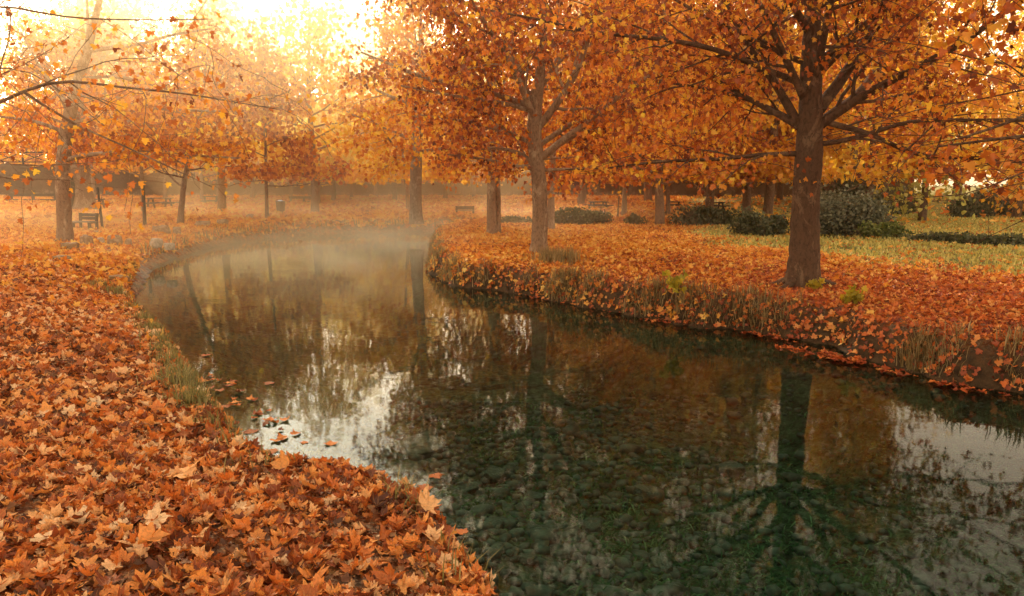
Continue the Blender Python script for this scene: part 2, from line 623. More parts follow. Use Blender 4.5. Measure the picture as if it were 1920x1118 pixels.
gx = axis([(-400, -100, 50), (-100, -40, 6), (-40, -16, 1.2), (-16, -7, .4), (-7, 9, .09), (9, 16, .3), (16, 40, 1.2), (40, 100, 6), (100, 400, 50)])
gy = axis([(-60, -12, 6), (-12, 1, .6), (1, 15, .09), (15, 26, .16), (26, 40, .3), (40, 64, 1.0), (64, 100, 4), (100, 400, 30)])
XX, YY = np.meshgrid(gx, gy)
ZZ = hz(XX, YY)
SD, ST = sdf(XX, YY)
nx, ny = len(gx), len(gy)
idx = np.arange(nx * ny).reshape(ny, nx)
F = np.stack([idx[:-1, :-1], idx[:-1, 1:], idx[1:, 1:], idx[1:, :-1]], -1).reshape(-1, 4)
ground = new_mesh("ground", np.stack([XX.ravel(), YY.ravel(), ZZ.ravel()], 1), F, np.full(len(F), 4), M['ground'], None,
                  {"lawn": lawn(XX.ravel(), YY.ravel()), "bed": 1 - smooth(-.38, -.12, SD),
                   "bank": (1 - smooth(.12, .42, SD)) * ST + 0 * SD})
tag(ground, "leaf-strewn park ground around the pond, running down to the pond bed", "ground", kind="structure")

wx0, wx1, wy0, wy1 = PA[:, 0].min() - .3, PA[:, 0].max() + .3, PA[:, 1].min() - .3, PA[:, 1].max() + .3
pw = chaikin(np.c_[PA], 0)
cen = PA.mean(0)
# water sheet: a grid clipped to the pond's surroundings, its rim buried in the banks
ux = np.linspace(wx0, wx1, 90)
uy = np.linspace(wy0, wy1, 110)
UX, UY = np.meshgrid(ux, uy)
us, _ = sdf(UX, UY)
us = us.reshape(UX.shape)
ii = np.arange(UX.size).reshape(UX.shape)
keep = np.minimum.reduce([us[:-1, :-1], us[:-1, 1:], us[1:, 1:], us[1:, :-1]]) < .25
F = np.stack([ii[:-1, :-1], ii[:-1, 1:], ii[1:, 1:], ii[1:, :-1]], -1)[keep]
water = new_mesh("pond_water", np.stack([UX.ravel(), UY.ravel(), np.full(UX.size, WL)], 1), F, np.full(len(F), 4), M['water'])
tag(water, "still clear pond water reflecting the autumn trees", "water", kind="structure")

# ------------------------------------------------------------------ leaf litter
def gnormal(x, y):
    e = .06
    zx = (hz(x + e, y) - hz(x - e, y)) / (2 * e)
    zy = (hz(x, y + e) - hz(x, y - e)) / (2 * e)
    n = np.stack([-zx, -zy, np.ones_like(zx)], 1)
    return n / np.linalg.norm(n, axis=1, keepdims=True)


BARE = [(*G(a, c)[:2], r) for a, c, r in ((745, 990, .17), (500, 852, .14), (690, 935, .12), (60, 962, .2), (420, 1015, .12), (760, 1075, .14), (590, 900, .1), (240, 1090, .16), (150, 880, .14), (640, 1040, .12), (330, 830, .1))]


def litter(name, y0, y1, dens, smin, smax, kind, mat, side, label, layers=.035, luv=False, seed=0, tilt=.4, fade=None, rise=None):
    rng = np.random.RandomState(100 + seed)
    w = .74 * y1 + 1.5
    n = int(dens * (y1 - y0) * 2 * w)
    x = rng.uniform(-w, w, n)
    y = rng.uniform(y0, y1, n)
    m = np.abs(x) < .74 * y + 1.2
    x, y = x[m], y[m]
    s, st = sdf(x, y)
    ok = s > (.02 if side != 'left' else -.015)
    # thin out: lawn, the steep faces, the bare sandy patches of the near bank
    pr = 1 - lawn(x, y) * (.94 + .05 * np.sin(x * 2.1) * np.sin(y * 1.7))
    yn = y + 1.6 * np.sin(x * .9 + .5 * y) + 1.2 * np.sin(x * 2.3 - y) + rng.normal(0, .8, len(x))
    if fade:
        pr = pr * (1 - smooth(fade[0], fade[1], yn))
    if rise:
        pr = pr * smooth(rise[0], rise[1], yn)
    face = (s < .28) & (st > .5)
    if side == 'right' and y1 < 21:
        pr = pr * .55
    pr = np.where(face, pr * 1.8 * .55, pr) if side == 'right' else pr
    if y1 < 7:
        for (bx, by, br) in BARE:
            pr = pr * (1 - .93 * np.exp(-((x - bx) ** 2 + (y - by) ** 2) / br ** 2))
    pr = np.where((s < .03) & (st < .5), pr * .7, pr)
    ok &= rng.uniform(0, 1, len(x)) < pr
    ok &= (st > .5) if side == 'right' else (st < .5) if side == 'left' else True
    x, y, s, st = x[ok], y[ok], s[ok], st[ok]
    # on the right bank only land beyond the water counts
    z = hz(x, y)
    nrm = gnormal(x, y)
    nrm = nrm + rng.normal(0, tilt, nrm.shape)
    tip = rng.normal(0, 1, (len(x), 3))
    sc = rng.uniform(smin, smax, len(x)) * np.where(rng.uniform(0, 1, len(x)) < .3, .7, 1)
    pos = np.stack([x, y, z + rng.uniform(.004, layers, len(x))], 1)
    pos += gnormal(x, y) * .01
    o = leaves(name, kind, pos, tip, nrm, sc, rng.beta(1.5, 1.5, len(x)), mat, None, luv, seed)
    tag(o, label, "fallen leaves", kind="stuff")
    return o


litter("fallen_leaves", 1.2, 4.8, 1080, .034, .088, 'fine', M['litter'], 'left', "thick carpet of curled orange leaves on the near left bank", .03, True, 1, .24)
litter("fallen_leaves", 1.2, 8, 650, .018, .05, 'mid', M['litter_bits'], 'left', "dark brown torn leaf scraps among the near leaves", .03, False, 9, .5)
litter("fallen_leaves", 4.8, 19, 560, .045, .10, 'mid', M['litter'], 'left', "orange leaf carpet on the left bank beside the water's bend", .03, True, 2, .25, fade=(12, 19))
litter("fallen_leaves", 8, 30, 170, .08, .15, 'mid', M['litter_far'], 'left', "leaf cover around the small bench and the pale rocks", .05, False, 3, .38, rise=(9, 17))
litter("fallen_leaves", 30, 63, 36, .15, .27, 'low', M['litter_far'], 'any', "hazy leaf cover reaching to the foot of the stone wall", .03, False, 4, .13)
litter("fallen_leaves", 5.5, 20, 1050, .036, .076, 'mid', M['litter_right'], 'right', "red leaf cover on the right bank around the nearest tree", .025, True, 5, .24, fade=(11, 19))
litter("fallen_leaves", 9, 30, 260, .06, .11, 'mid', M['litter_sun_tint'], 'right', "golden leaf cover with sunlight put into its colour on the right bank's spit", .03, False, 6, .22, rise=(9.5, 17))


# ------------------------------------------------------------------ trees
def poly_interp(pts, n):
    pts = np.asarray(pts, float)
    d = np.r_[0, np.cumsum(np.linalg.norm(np.diff(pts, axis=0), axis=1))]
    # smooth curve through the points
    t = np.linspace(0, d[-1], n)
    q = np.stack([np.interp(t, d, pts[:, k]) for k in range(3)], 1)
    for _ in range(2):
        q[1:-1] = .25 * q[:-2] + .5 * q[1:-1] + .25 * q[2:]
    return q


COUNT = {}


class Tree:
    def __init__(self, seed, leaf_per_m=26, leaf=(.11, .18), sub=(1.9, 3.2), maxlevel=3, spread=.13, twig_r=.004, zmin=-9.0):
        self.rng = np.random.RandomState(seed)
        self.mb = MB()
        self.lp, self.ld = [], []
        self.leaf_per_m, self.leaf, self.sub, self.maxlevel, self.spread, self.twig_r = leaf_per_m, leaf, sub, maxlevel, spread, twig_r
        self.zmin = zmin
        self.wig = .11
        self.only_right = False

    def trunk(self, pts, rad, sides=14):
        n = max(8, int(len(pts) * 5))
        q = poly_interp(pts, n)
        d = np.r_[0, np.cumsum(np.linalg.norm(np.diff(np.asarray(pts, float), axis=0), axis=1))]
        r = np.interp(np.linspace(0, d[-1], n), d, rad)
        self.mb.tube(q, r, sides, lump=.035, rng=self.rng)
        return q, r

    def roots(self, b, r, n):
        for k in range(n):
            a = 6.28 * k / n + self.rng.uniform(-.35, .35)
            L = r * self.rng.uniform(2.0, 3.4)
            d = np.array((math.cos(a), math.sin(a), 0))
            pts = []
            for f in (0, .25, .5, .75, 1):
                p = b + d * (r * .35 + L * f)
                p[2] = gz(p[0], p[1]) + r * .75 * (1 - f) ** 2.2 - .01 - .03 * f
                pts.append(p)
            self.mb.tube(poly_interp(pts, 9), np.linspace(r * .42, r * .06, 9), 7, lump=.08, rng=self.rng)

    def limb(self, pts, r0, r1, level=1, leafy=.25, sides=None):
        rng = self.rng
        L = np.linalg.norm(np.diff(pts, axis=0), axis=1).sum()
        n = len(pts)
        rad = np.linspace(0, 1, n)
        rad = r0 + (r1 - r0) * rad ** .8
        sides = sides or (8 if r0 > .05 else 5 if r0 > .012 else 3)
        self.mb.tube(pts, rad, sides, lump=.05 if r0 > .03 else 0, rng=rng)
        if level < self.maxlevel:
            k = max(2, int(round(L * self.sub[level - 1])))
            ts = np.linspace(leafy, .97, k) + rng.uniform(-.04, .04, k)
            for t in np.clip(ts, .05, .98):
                f = t * (n - 1)
                i = int(f)
                i2 = min(i + 1, n - 1)
                p = pts[i] * (1 - (f - i)) + pts[i2] * (f - i)
                tan = pts[i2] - pts[i] if i2 > i else pts[i] - pts[i - 1]
                tan = tan / (np.linalg.norm(tan) + 1e-9)
                v = rng.normal(0, 1, 3)
                v[2] *= .55
                v -= v.dot(tan) * tan
                v /= np.linalg.norm(v) + 1e-9
                a = R(rng.uniform(32, 68))
                d = tan * math.cos(a) + v * math.sin(a)
                d[2] += rng.uniform(-.12, .22)
                cl = (L * (.48 * (1 - t) + .16) if level == 1 else L * (.5 * (1 - t) + .2)) * rng.uniform(.7, 1.25)
                cl = min(max(cl, .25), 2.6)
                low = self.zmin + .15 - (p[2] + d[2] * cl)
                if low > 0:
                    d[2] += low / cl
                rr = max(self.twig_r, (r0 + (r1 - r0) * t) * .5)
                self.limb(self.grow(p, d, cl, self.wig, -.03), rr, self.twig_r * .7, level + 1, .2)
        if level >= 2 or L > 0:
            # leaves along the outer wood
            dens = self.leaf_per_m * (1.0 if level >= self.maxlevel else .35 if level == 2 else .12)
            k = rng.poisson(L * dens)
            if k:
                t = rng.uniform(.15 if level >= 2 else .5, 1.03, k)
                f = np.clip(t, 0, .999) * (n - 1)
                i = f.astype(int)
                p = pts[i] + (pts[i + 1] - pts[i]) * (f - i)[:, None]
                off = rng.normal(0, self.spread, (k, 3))
                off[:, 2] -= .04
                self.lp.append(p + off)
                dd = off / (np.linalg.norm(off, axis=1, keepdims=True) + 1e-9) + rng.normal(0, .5, (k, 3))
                dd[:, 2] -= 1.05
                self.ld.append(dd)

    def grow(self, p, d, L, wig, up):
        n = max(4, min(10, int(L / .16) + 2))
        d = np.array(d, float)
        d /= np.linalg.norm(d)
        out = [np.array(p, float)]
        for _ in range(n - 1):
            d = d + self.rng.normal(0, wig, 3) + np.array((0, 0, up))
            d /= np.linalg.norm(d)
            out.append(out[-1] + d * L / (n - 1))
        return np.array(out)

    def crown(self, q, r, h0, h1, n, l0, l1, ang0=78, ang1=30):
        """limbs round the trunk between two heights"""
        rng = self.rng
        z = q[:, 2]
        az = rng.uniform(0, 6.28)
        for k in range(n):
            f = (k + rng.uniform(-.3, .3)) / max(1, n - 1)
            f = min(max(f, 0), 1)
            h = h0 + (h1 - h0) * f
            i = int(np.argmin(np.abs(z - h)))
            az += 2.4 + rng.uniform(-.4, .4)
            a = R(ang0 + (ang1 - ang0) * f + rng.uniform(-8, 8))
            d = (math.sin(a) * math.cos(az), math.sin(a) * math.sin(az), math.cos(a))
            L = (l0 + (l1 - l0) * f) * rng.uniform(.8, 1.15)
            rr = max(.012, min(r[i] * .45, .02 * L))
            self.limb(self.grow(q[i], d, L, .07, .012), rr, .008, 1, .22)

    def build(self, root, bark, leafmat, kind='mid', seed=0, tintpow=(2, 2), off=(0, 0, 0)):
        o = np.array(off, float)
        for i in range(len(self.mb.V)):
            self.mb.V[i] = self.mb.V[i] - o
        self.mb.build("trunk", bark, root)
        if self.lp:
            p = np.concatenate(self.lp)
            d = np.concatenate(self.ld)
            rng = self.rng
            if self.only_right:
                kr = (p[:, 0] / p[:, 1] > .55) | (p[:, 2] > 4.3)
                p, d = p[kr], d[kr]
            kp = p[:, 2] > self.zmin + rng.normal(0, .18, len(p))
            p, d = p[kp] - o, d[kp]
            nr = rng.normal(0, 1, p.shape)
            nr[:, 2] += .5
            sc = rng.uniform(*self.leaf, len(p))
            leaves("crown", kind, p, d, nr, sc, rng.beta(*tintpow, len(p)), leafmat, root, False, seed)
            COUNT[root["label"] if "label" in root else root.name] = len(p)
            return len(p)


def LP(pix, d0, d1, n=None):
    pix = np.array(pix, float)
    s = np.r_[0, np.cumsum(np.linalg.norm(np.diff(pix, axis=0), axis=1))]
    s /= s[-1]
    pts = np.array([P(x, y, d0 + (d1 - d0) * t) for (x, y), t in zip(pix, s)])
    L = np.linalg.norm(np.diff(pts, axis=0), axis=1).sum()
    return poly_interp(pts, n or max(6, int(L / .25)))


def px_r(w, d):
    return .5 * w * d / FPX


# --- the nearest tree, right bank
b = GP(1505, 540)
D = b[1]
t = Tree(21, leaf_per_m=27, leaf=(.048, .092), sub=(2.4, 3.6), spread=.12, zmin=1.6)
tp = [(1505, 548), (1505, 530), (1507, 500), (1509, 430), (1512, 350), (1517, 290), (1519, 220), (1520, 150), (1522, 90), (1524, 0), (1528, -160), (1530, -330)]
tw = [78, 68, 58, 52, 48, 50, 43, 38, 33, 27, 16, 4]
q, r = t.trunk([P(x, y, D) for x, y in tp], [px_r(w, D) for w in tw])
t.roots(b, .24, 7)
limbs = [
    ([(1500, 240), (1478, 195), (1440, 135), (1412, 102), (1385, 60), (1365, 15), (1345, -60)], D, D + .7, 24, 9),
    ([(1510, 118), (1440, 92), (1400, 70), (1340, 42), (1280, 8), (1200, -40)], D, D + .5, 15, 5),
    ([(1505, 158), (1450, 136), (1410, 120), (1340, 90), (1241, 73), (1110, 62), (1015, 37), (903, 17)], D, D - 1.2, 16, 4),
    ([(1490, 232), (1410, 190), (1370, 165), (1320, 140), (1288, 112), (1250, 95)], D, D + 1.2, 16, 6),
    ([(1495, 288), (1420, 289), (1370, 298), (1300, 300), (1220, 303), (1130, 318), (1060, 318)], D, D - .6, 14, 3),
    ([(1535, 120), (1560, 98), (1600, 58), (1645, 35), (1700, -20), (1750, -80)], D, D - 1.0, 22, 8),
    ([(1535, 205), (1560, 175), (1590, 130), (1618, 85), (1645, 25), (1665, -50), (1690, -140)], D, D + 1.0, 30, 10),
    ([(1530, 235), (1600, 187), (1640, 140), (1662, 100), (1680, 40), (1700, -30)], D, D + 2.5, 26, 9),
    ([(1530, 240), (1605, 184), (1670, 152), (1750, 112), (1830, 67), (1900, 10), (1980, -60)], D, D - 1.6, 24, 9),
    ([(1535, 225), (1566, 239), (1596, 239), (1633, 244), (1652, 259), (1690, 286), (1727, 297), (1806, 295), (1900, 303), (1990, 310)], D, D - 1.3, 15, 5),
    ([(1530, 272), (1600, 264), (1640, 250), (1680, 230), (1740, 221), (1800, 226), (1920, 230), (2050, 215)], D, D - 1.6, 14, 5),
    ([(1525, 160), (1555, 20), (1580, -120), (1600, -260)], D, D - 2.2, 22, 8),
    ([(1515, 60), (1450, -60), (1400, -180)], D, D - 2.0, 18, 7),
    ([(1510, 190), (1450, 60), (1380, -80), (1330, -200)], D, D - 1.8, 18, 7),
    ([(1510, 240), (1420, 190), (1300, 160), (1180, 150)], D, D + 2.2, 14, 5),
    ([(1525, 150), (1640, 30), (1760, -100), (1830, -200)], D, D - 1.4, 18, 6),
]
for pix, d0, d1, w0, w1 in limbs:
    t.limb(LP(pix, d0, d1), px_r(w0 * .8, D), px_r(w1 * .75, D), 1, .16)
t.crown(q, r, 4.2, 8.8, 30, 3.4, 1.5, 66, 20)
o = tag(empty("plane_tree", b), "nearest tree on the right bank, thick brown trunk with spreading low limbs and orange leaves", "tree", "plane trees beside the pond")
t.build(o, M['bark_dark'], M['crown_rust'], 'mid', 1, (1.2, 1.1), b)

# --- the middle tree on the spit
b = GP(1010, 478)
D = b[1]
t = Tree(22, leaf_per_m=42, leaf=(.062, .112), sub=(2.2, 3.2), spread=.14, zmin=1.35)
tp = [(1010, 484), (1010, 470), (1011, 450), (1013, 400), (1011, 340), (1005, 290), (1001, 244), (1004, 200), (1012, 150), (1018, 60), (1022, -60), (1024, -220)]
tw = [44, 37, 31, 29, 28, 27, 27, 24, 18, 14, 9, 3]
q, r = t.trunk([P(x, y, D) for x, y in tp], [px_r(w, D) for w in tw])
t.roots(b, .17, 6)
for pix, d0, d1, w0, w1 in [
    ([(1003, 225), (990, 177), (972, 142), (962, 100), (950, 20), (940, -70)], D, D + .5, 17, 7),
    ([(1010, 300), (1040, 275), (1072, 252), (1121, 214), (1166, 173), (1222, 139), (1290, 112)], D, D - .8, 16, 5),
    ([(1008, 240), (1031, 214), (1055, 180), (1090, 120), (1110, 40), (1130, -50)], D, D - 1.0, 16, 6),
    ([(1003, 318), (997, 312), (970, 310), (940, 306), (903, 297), (840, 290)], D, D - 1.0, 9, 3),
    ([(1004, 315), (992, 295), (978, 281), (940, 280), (899, 276), (840, 290)], D, D + .8, 10, 3),
    ([(998, 210), (960, 195), (905, 188), (850, 180), (752, 161)], D, D - 1.2, 9, 3),
    ([(995, 200), (933, 177), (847, 158), (790, 145), (735, 122), (677, 98)], D, D + .6, 12, 4),
    ([(1012, 320), (1040, 318), (1090, 317), (1150, 312)], D, D + .6, 8, 3),
    ([(1005, 230), (960, 120), (900, 30), (850, -60)], D, D - 2.4, 13, 5),
    ([(1010, 170), (1080, 60), (1150, -40)], D, D + 2.2, 12, 5),
    ([(1005, 270), (930, 240), (860, 225), (790, 215)], D, D + 2.0, 11, 4),
    ([(1008, 275), (1080, 225), (1160, 215), (1240, 200)], D, D + 2.4, 11, 4),
]:
    t.limb(LP(pix, d0, d1), px_r(w0, D), px_r(w1, D), 1, .16)
t.crown(q, r, 4.2, 9.0, 18, 3.4, 1.3, 62, 22)
o = tag(empty("plane_tree", b), "middle tree standing on the pond's spit, trunk forking low with rust leaves", "tree", "plane trees beside the pond")
t.build(o, M['bark_tan'], M['crown_rust'], 'mid', 2, (1.3, 1.3), b)

# --- the two-stemmed tree behind it on the spit's tip
b = GP(926, 441)
D = b[1]
t = Tree(23, leaf_per_m=34, leaf=(.085, .145), sub=(2.0, 2.6), spread=.18, zmin=1.3)
q, r = t.trunk([P(x, y, D) for x, y in [(922, 446), (922, 425), (921, 360), (923, 300), (925, 200), (926, 80), (928, -60), (930, -150)]], [px_r(w, D) for w in (24, 18, 16, 15, 14, 11, 6, 2)])
t.trunk([P(x, y, D + .15) for x, y in [(933, 446), (933, 420), (934, 370), (932, 320), (935, 250), (945, 150)]], [px_r(w, D) for w in (16, 12, 10, 9, 8, 4)])
t.crown(q, r, 2.0, 8.2, 24, 3.2, 1.2, 82, 25)
o = tag(empty("plane_tree", b), "slim tree with half-pale trunk at the very tip of the spit", "tree", "plane trees beside the pond")
t.build(o, M['bark_tan'], M['crown_rust'], 'mid', 3, (2, 1.8), b)

# --- pale trunk just behind the middle tree
b = GP(1033, 432)
D = b[1]
t = Tree(24, leaf_per_m=30, leaf=(.09, .155), sub=(2.0, 2.4), spread=.2, zmin=1.8)
q, r = t.trunk([P(x, y, D) for x, y in [(1033, 436), (1033, 420), (1034, 360), (1036, 300), (1040, 200), (1044, 90), (1048, -40), (1050, -110)]], [px_r(w, D) for w in (18, 14, 12, 12, 10, 8, 4, 2)])
t.crown(q, r, 2.2, 8.4, 22, 3.4, 1.2, 80, 25)
o = tag(empty("plane_tree", b), "pale trunked tree half hidden directly behind the spit's middle tree", "tree", "plane trees beside the pond")
t.build(o, M['bark_pale'], M['crown_orange'], 'mid', 4, (2, 1.8), b)

# --- left bank tree
b = GP(121, 457)
D = b[1]
t = Tree(25, leaf_per_m=26, leaf=(.08, .135), sub=(1.8, 2.4), spread=.16, zmin=2.2)
tp = [(123, 464), (122, 450), (121, 420), (119, 375), (117, 320), (124, 250), (133, 205), (146, 155), (160, 110), (170, 70), (178, 35), (190, -10), (205, -80)]
tw = [38, 30, 26, 25, 24, 23, 20, 18, 16, 14, 12, 9, 3]
q, r = t.trunk([P(x, y, D) for x, y in tp], [px_r(w, D) for w in tw])
t.roots(b, .2, 6)
for pix, d0, d1, w0, w1 in [
    ([(124, 300), (150, 292), (230, 284), (280, 281), (350, 291), (450, 297)], D, D - 1.5, 9, 3),
    ([(130, 240), (137, 228), (160, 221), (180, 215), (260, 232), (330, 252)], D, D + .5, 8, 3),
    ([(165, 95), (190, 92), (260, 85), (320, 65), (390, 55)], D, D - .8, 9, 3),
    ([(165, 90), (165, 40), (162, 0), (160, -50)], D, D + 1, 7, 3),
    ([(135, 205), (100, 160), (70, 120), (40, 60)], D, D + 1, 9, 3),
    ([(122, 250), (80, 230), (30, 222), (-40, 215)], D, D + .6, 8, 3),
    ([(150, 150), (210, 140), (290, 160), (400, 190)], D, D + 1.2, 8, 3),
    ([(140, 180), (210, 190), (300, 205), (420, 210)], D, D - 2, 8, 3),
]:
    t.limb(LP(pix, d0, d1), px_r(w0, D), px_r(w1, D), 1, .2)
o = tag(empty("plane_tree", b), "mottled leaning tree on the left bank beside the small bench", "tree", "plane trees beside the pond")
t.build(o, M['bark_tan'], M['crown_orange'], 'mid', 5, (2, 2), b)

# --- huge old trunk behind it
b = GP(155, 398)
D = b[1]
t = Tree(26, leaf_per_m=26, leaf=(.14, .23), sub=(1.4, 1.8), spread=.25, zmin=3.0)
tp = [(158, 405), (156, 392), (152, 370), (148, 330), (147, 280), (150, 220), (152, 150), (150, 60), (150, -20)]
tw = [66, 52, 42, 36, 33, 32, 27, 18, 7]
q, r = t.trunk([P(x, y, D) for x, y in tp], [px_r(w, D) for w in tw], 20)
t.limb(LP([(150, 250), (115, 180), (80, 120), (55, 40)], D, D + 1), .22, .05, 1, .3)
t.limb(LP([(152, 180), (190, 110), (240, 40), (270, -20)], D, D - 1), .2, .05, 1, .3)
t.crown(q, r, 4.5, 10, 12, 4.5, 2.5, 70, 30)
o = tag(empty("plane_tree", b), "huge old tree with the widest trunk, dark hollow at its foot, left of the pond", "tree", "plane trees beside the pond")
t.build(o, M['bark'], M['crown_rust'], 'mid', 6, (2, 2), b)
hol = MB()
hp = np.array([P(134, y, D - .62) for y in (400, 385, 365, 345, 328)])
hol.tube(hp, [.05, .17, .2, .16, .04], 10)
hol.V = [v - b for v in hol.V]
tag(hol.build("hollow", plain_mat("hollow_dark", (.012, .008, .006), (.03, .02, .014), 6), o), "dark hollow in the trunk's left flank")

# --- dark thick trunk on the far shore
b = GP(781, 416)
D = b[1]
t = Tree(27, leaf_per_m=26, leaf=(.11, .18), sub=(1.7, 2.2), spread=.22, zmin=1.9)
q, r = t.trunk([P(x, y, D) for x, y in [(781, 420), (780, 405), (779, 370), (780, 320), (783, 250), (786, 170), (788, 90), (790, 10)]], [px_r(w, D) for w in (30, 24, 22, 21, 19, 15, 9, 3)], 14)
t.crown(q, r, 2.6, 8.2, 22, 4.4, 1.8, 80, 30)
o = tag(empty("plane_tree", b), "dark thick trunked tree standing in mist on the far shore", "tree", "plane trees beside the pond")
t.build(o, M['bark_pale'], M['crown_orange'], 'mid', 7, (2, 2), b)  # pale bark puts haze into the colour of this dark trunk

# --- slender trees standing in the park, each grown from its own trunk line
slim = [
    # trunk pixels, base pixel, width px, bark, leaf material, crown start height, limbs, label
    ([(58, 362), (55, 320), (52, 270), (50, 200), (45, 120)], 20 * .6, 'bark', 'crown_orange', 3.2, 14, "upright tree behind the long bench near the wall's left end"),
    ([(175, 372), (173, 330), (172, 290), (172, 230)], 8, 'bark_pale', 'crown_orange', 3.4, 12, "thin pale tree against the wall right of the huge trunk"),
    ([(270, 402), (268, 370), (266, 330), (263, 290), (262, 220)], 8, 'bark', 'crown_orange', 2.6, 14, "thin tree tied to a dark stake by the left picnic table"),
    ([(338, 424), (340, 395), (343, 360), (347, 330), (358, 285), (369, 240), (378, 190)], 11, 'bark', 'crown_orange', 2.3, 16, "slim tree leaning right at the pond's rocky left corner"),
    ([(378, 385), (378, 350), (377, 310), (376, 260)], 6, 'bark_pale', 'crown_gold', 2.6, 12, "thin pale tree just left of the second picnic table"),
    ([(446, 365), (444, 340), (442, 310), (440, 250)], 7, 'bark_pale', 'crown_orange', 3.0, 12, "pale tree close to the wall between second table and far bench"),
    ([(474, 374), (474, 350), (473, 320), (471, 260)], 8, 'bark', 'crown_orange', 2.8, 12, "brown slim tree left of the dark litter bin"),
    ([(501, 412), (500, 380), (499, 340), (498, 280), (498, 210)], 7, 'bark', 'crown_orange', 2.4, 14, "slim tree on the misty far bank in front of the bin"),
    ([(597, 392), (598, 360), (598, 320), (600, 250)], 6, 'bark', 'crown_gold', 2.5, 14, "slim tree at the right end of the far park bench"),
    ([(659, 381), (659, 355), (660, 320), (662, 260)], 6, 'bark', 'crown_gold', 2.6, 13, "thin dim tree midway along the misty far bank"),
    ([(705, 378), (704, 350), (705, 315), (707, 250)], 7, 'bark_pale', 'crown_gold', 2.8, 13, "white mottled birch-like tree left of the dark thick trunk"),
    ([(766, 402), (764, 370), (760, 340), (757, 310), (752, 250)], 7, 'bark_pale', 'crown_gold', 2.6, 10, "white crooked stem leaning away beside the dark thick trunk"),
    ([(1170, 407), (1171, 370), (1173, 340), (1177, 300), (1180, 230)], 9, 'bark_pale', 'crown_orange', 2.5, 16, "white slender tree among the low bushes behind the spit"),
    ([(1158, 412), (1160, 380), (1162, 350), (1164, 310)], 3, 'bark', 'crown_orange', 2.0, 7, "whip-thin sapling left of the white slender tree"),
    ([(1237, 423), (1237, 395), (1236, 350), (1236, 310), (1237, 240), (1240, 150)], 16, 'bark', 'crown_orange', 2.0, 22, "brown straight tree at the back edge of the golden leaf carpet"),
    ([(1253, 406), (1253, 380), (1252, 350), (1250, 300)], 7, 'bark', 'crown_gold', 2.4, 12, "greyish thin tree close behind the brown straight tree"),
    ([(1400, 402), (1400, 370), (1402, 330), (1405, 260)], 15, 'bark', 'crown_orange', 2.5, 16, "brown tree behind dark bushes left of the nearest trunk"),
    ([(1625, 415), (1628, 380), (1635, 330), (1640, 250), (1650, 150)], 14, 'bark_dark', 'crown_gold', 2.6, 20, "dark tree rising behind the big grey-green bush"),
    ([(625, 386), (626, 355), (628, 310), (630, 250)], 8, 'bark_dark', 'crown_orange', 2.0, 20, "darker low-crowned tree between the far park bench and the thin dim tree"),
    ([(545, 378), (545, 350), (546, 310), (548, 250)], 7, 'bark', 'crown_gold', 2.0, 18, "low golden tree just left of the far park bench"),
    ([(740, 384), (741, 350), (742, 300), (742, 240)], 8, 'bark', 'crown_orange', 2.0, 20, "low-crowned orange tree left of the crooked white stem"),
    ([(835, 384), (835, 350), (836, 310), (838, 250)], 8, 'bark', 'crown_orange', 2.0, 20, "orange tree between the dark thick trunk and the half-pale trunk"),
    ([(888, 380), (889, 350), (890, 300), (892, 240)], 7, 'bark', 'crown_gold', 2.0, 20, "golden tree right above the dark bench behind the spit"),
    ([(1095, 384), (1096, 350), (1098, 300), (1100, 240)], 8, 'bark', 'crown_orange', 2.0, 20, "orange tree left of the picnic table behind the spit"),
    ([(410, 376), (410, 350), (411, 300), (412, 240)], 7, 'bark', 'crown_gold', 2.4, 18, "golden tree right behind the second picnic table"),
    ([(310, 374), (310, 350), (311, 300), (312, 240)], 7, 'bark', 'crown_gold', 2.6, 16, "golden tree against the wall behind the left picnic table"),
    ([(1440, 385), (1442, 350), (1445, 290), (1450, 200)], 12, 'bark', 'crown_gold', 2.5, 18, "tall golden tree far behind the bushes left of the nearest trunk"),
]
for k, (tp, w, bk, lm, h0, nl, lab) in enumerate(slim):
    b = GP(*tp[0])
    D = b[1]
    far = min(1.9, max(1, D / 24))
    t = Tree(40 + k, leaf_per_m=66 / far, leaf=(.095 * far, .165 * far), sub=(1.9, 2.2), spread=.17 * far, twig_r=.006, zmin=2.75 if tp[0][0] < 460 else 1.95)
    pts = [P(x, y, D) for x, y in tp]
    dirv = pts[-1] - pts[-2]
    H = random.Random(k).uniform(5.6, 7.2) * (1 if nl > 9 else .75)
    if tp[0][0] > 1150 and nl > 9:
        H = random.Random(k).uniform(11.5, 13.5)
    while pts[-1][2] < H:
        dirv = dirv / np.linalg.norm(dirv)
        dirv = dirv * .8 + np.array((0, 0, .2))
        pts.append(pts[-1] + dirv * 1.3)
    r0 = px_r(w, D)
    zs = np.array([p[2] for p in pts])
    f = (zs - zs[0]) / (zs[-1] - zs[0])
    q, r = t.trunk(pts, r0 * (1.0 - .9 * f ** 1.2) + .25 * r0 * np.exp(-f * 30), 10)
    t.crown(q, r, b[2] + max(1.5, h0 - .9), zs[-1] - .2, nl + (12 if H > 9 else 4), (2.9 if nl > 9 else 1.2) * far ** .4 * (1.25 if H > 9 else 1), .9, 88, 25)
    o = tag(empty("slim_tree", b), lab, "tree", "slender trees in the park")
    t.build(o, M[bk], M[lm], 'mid' if D < 30 else 'low', 50 + k, (2, 2), b)

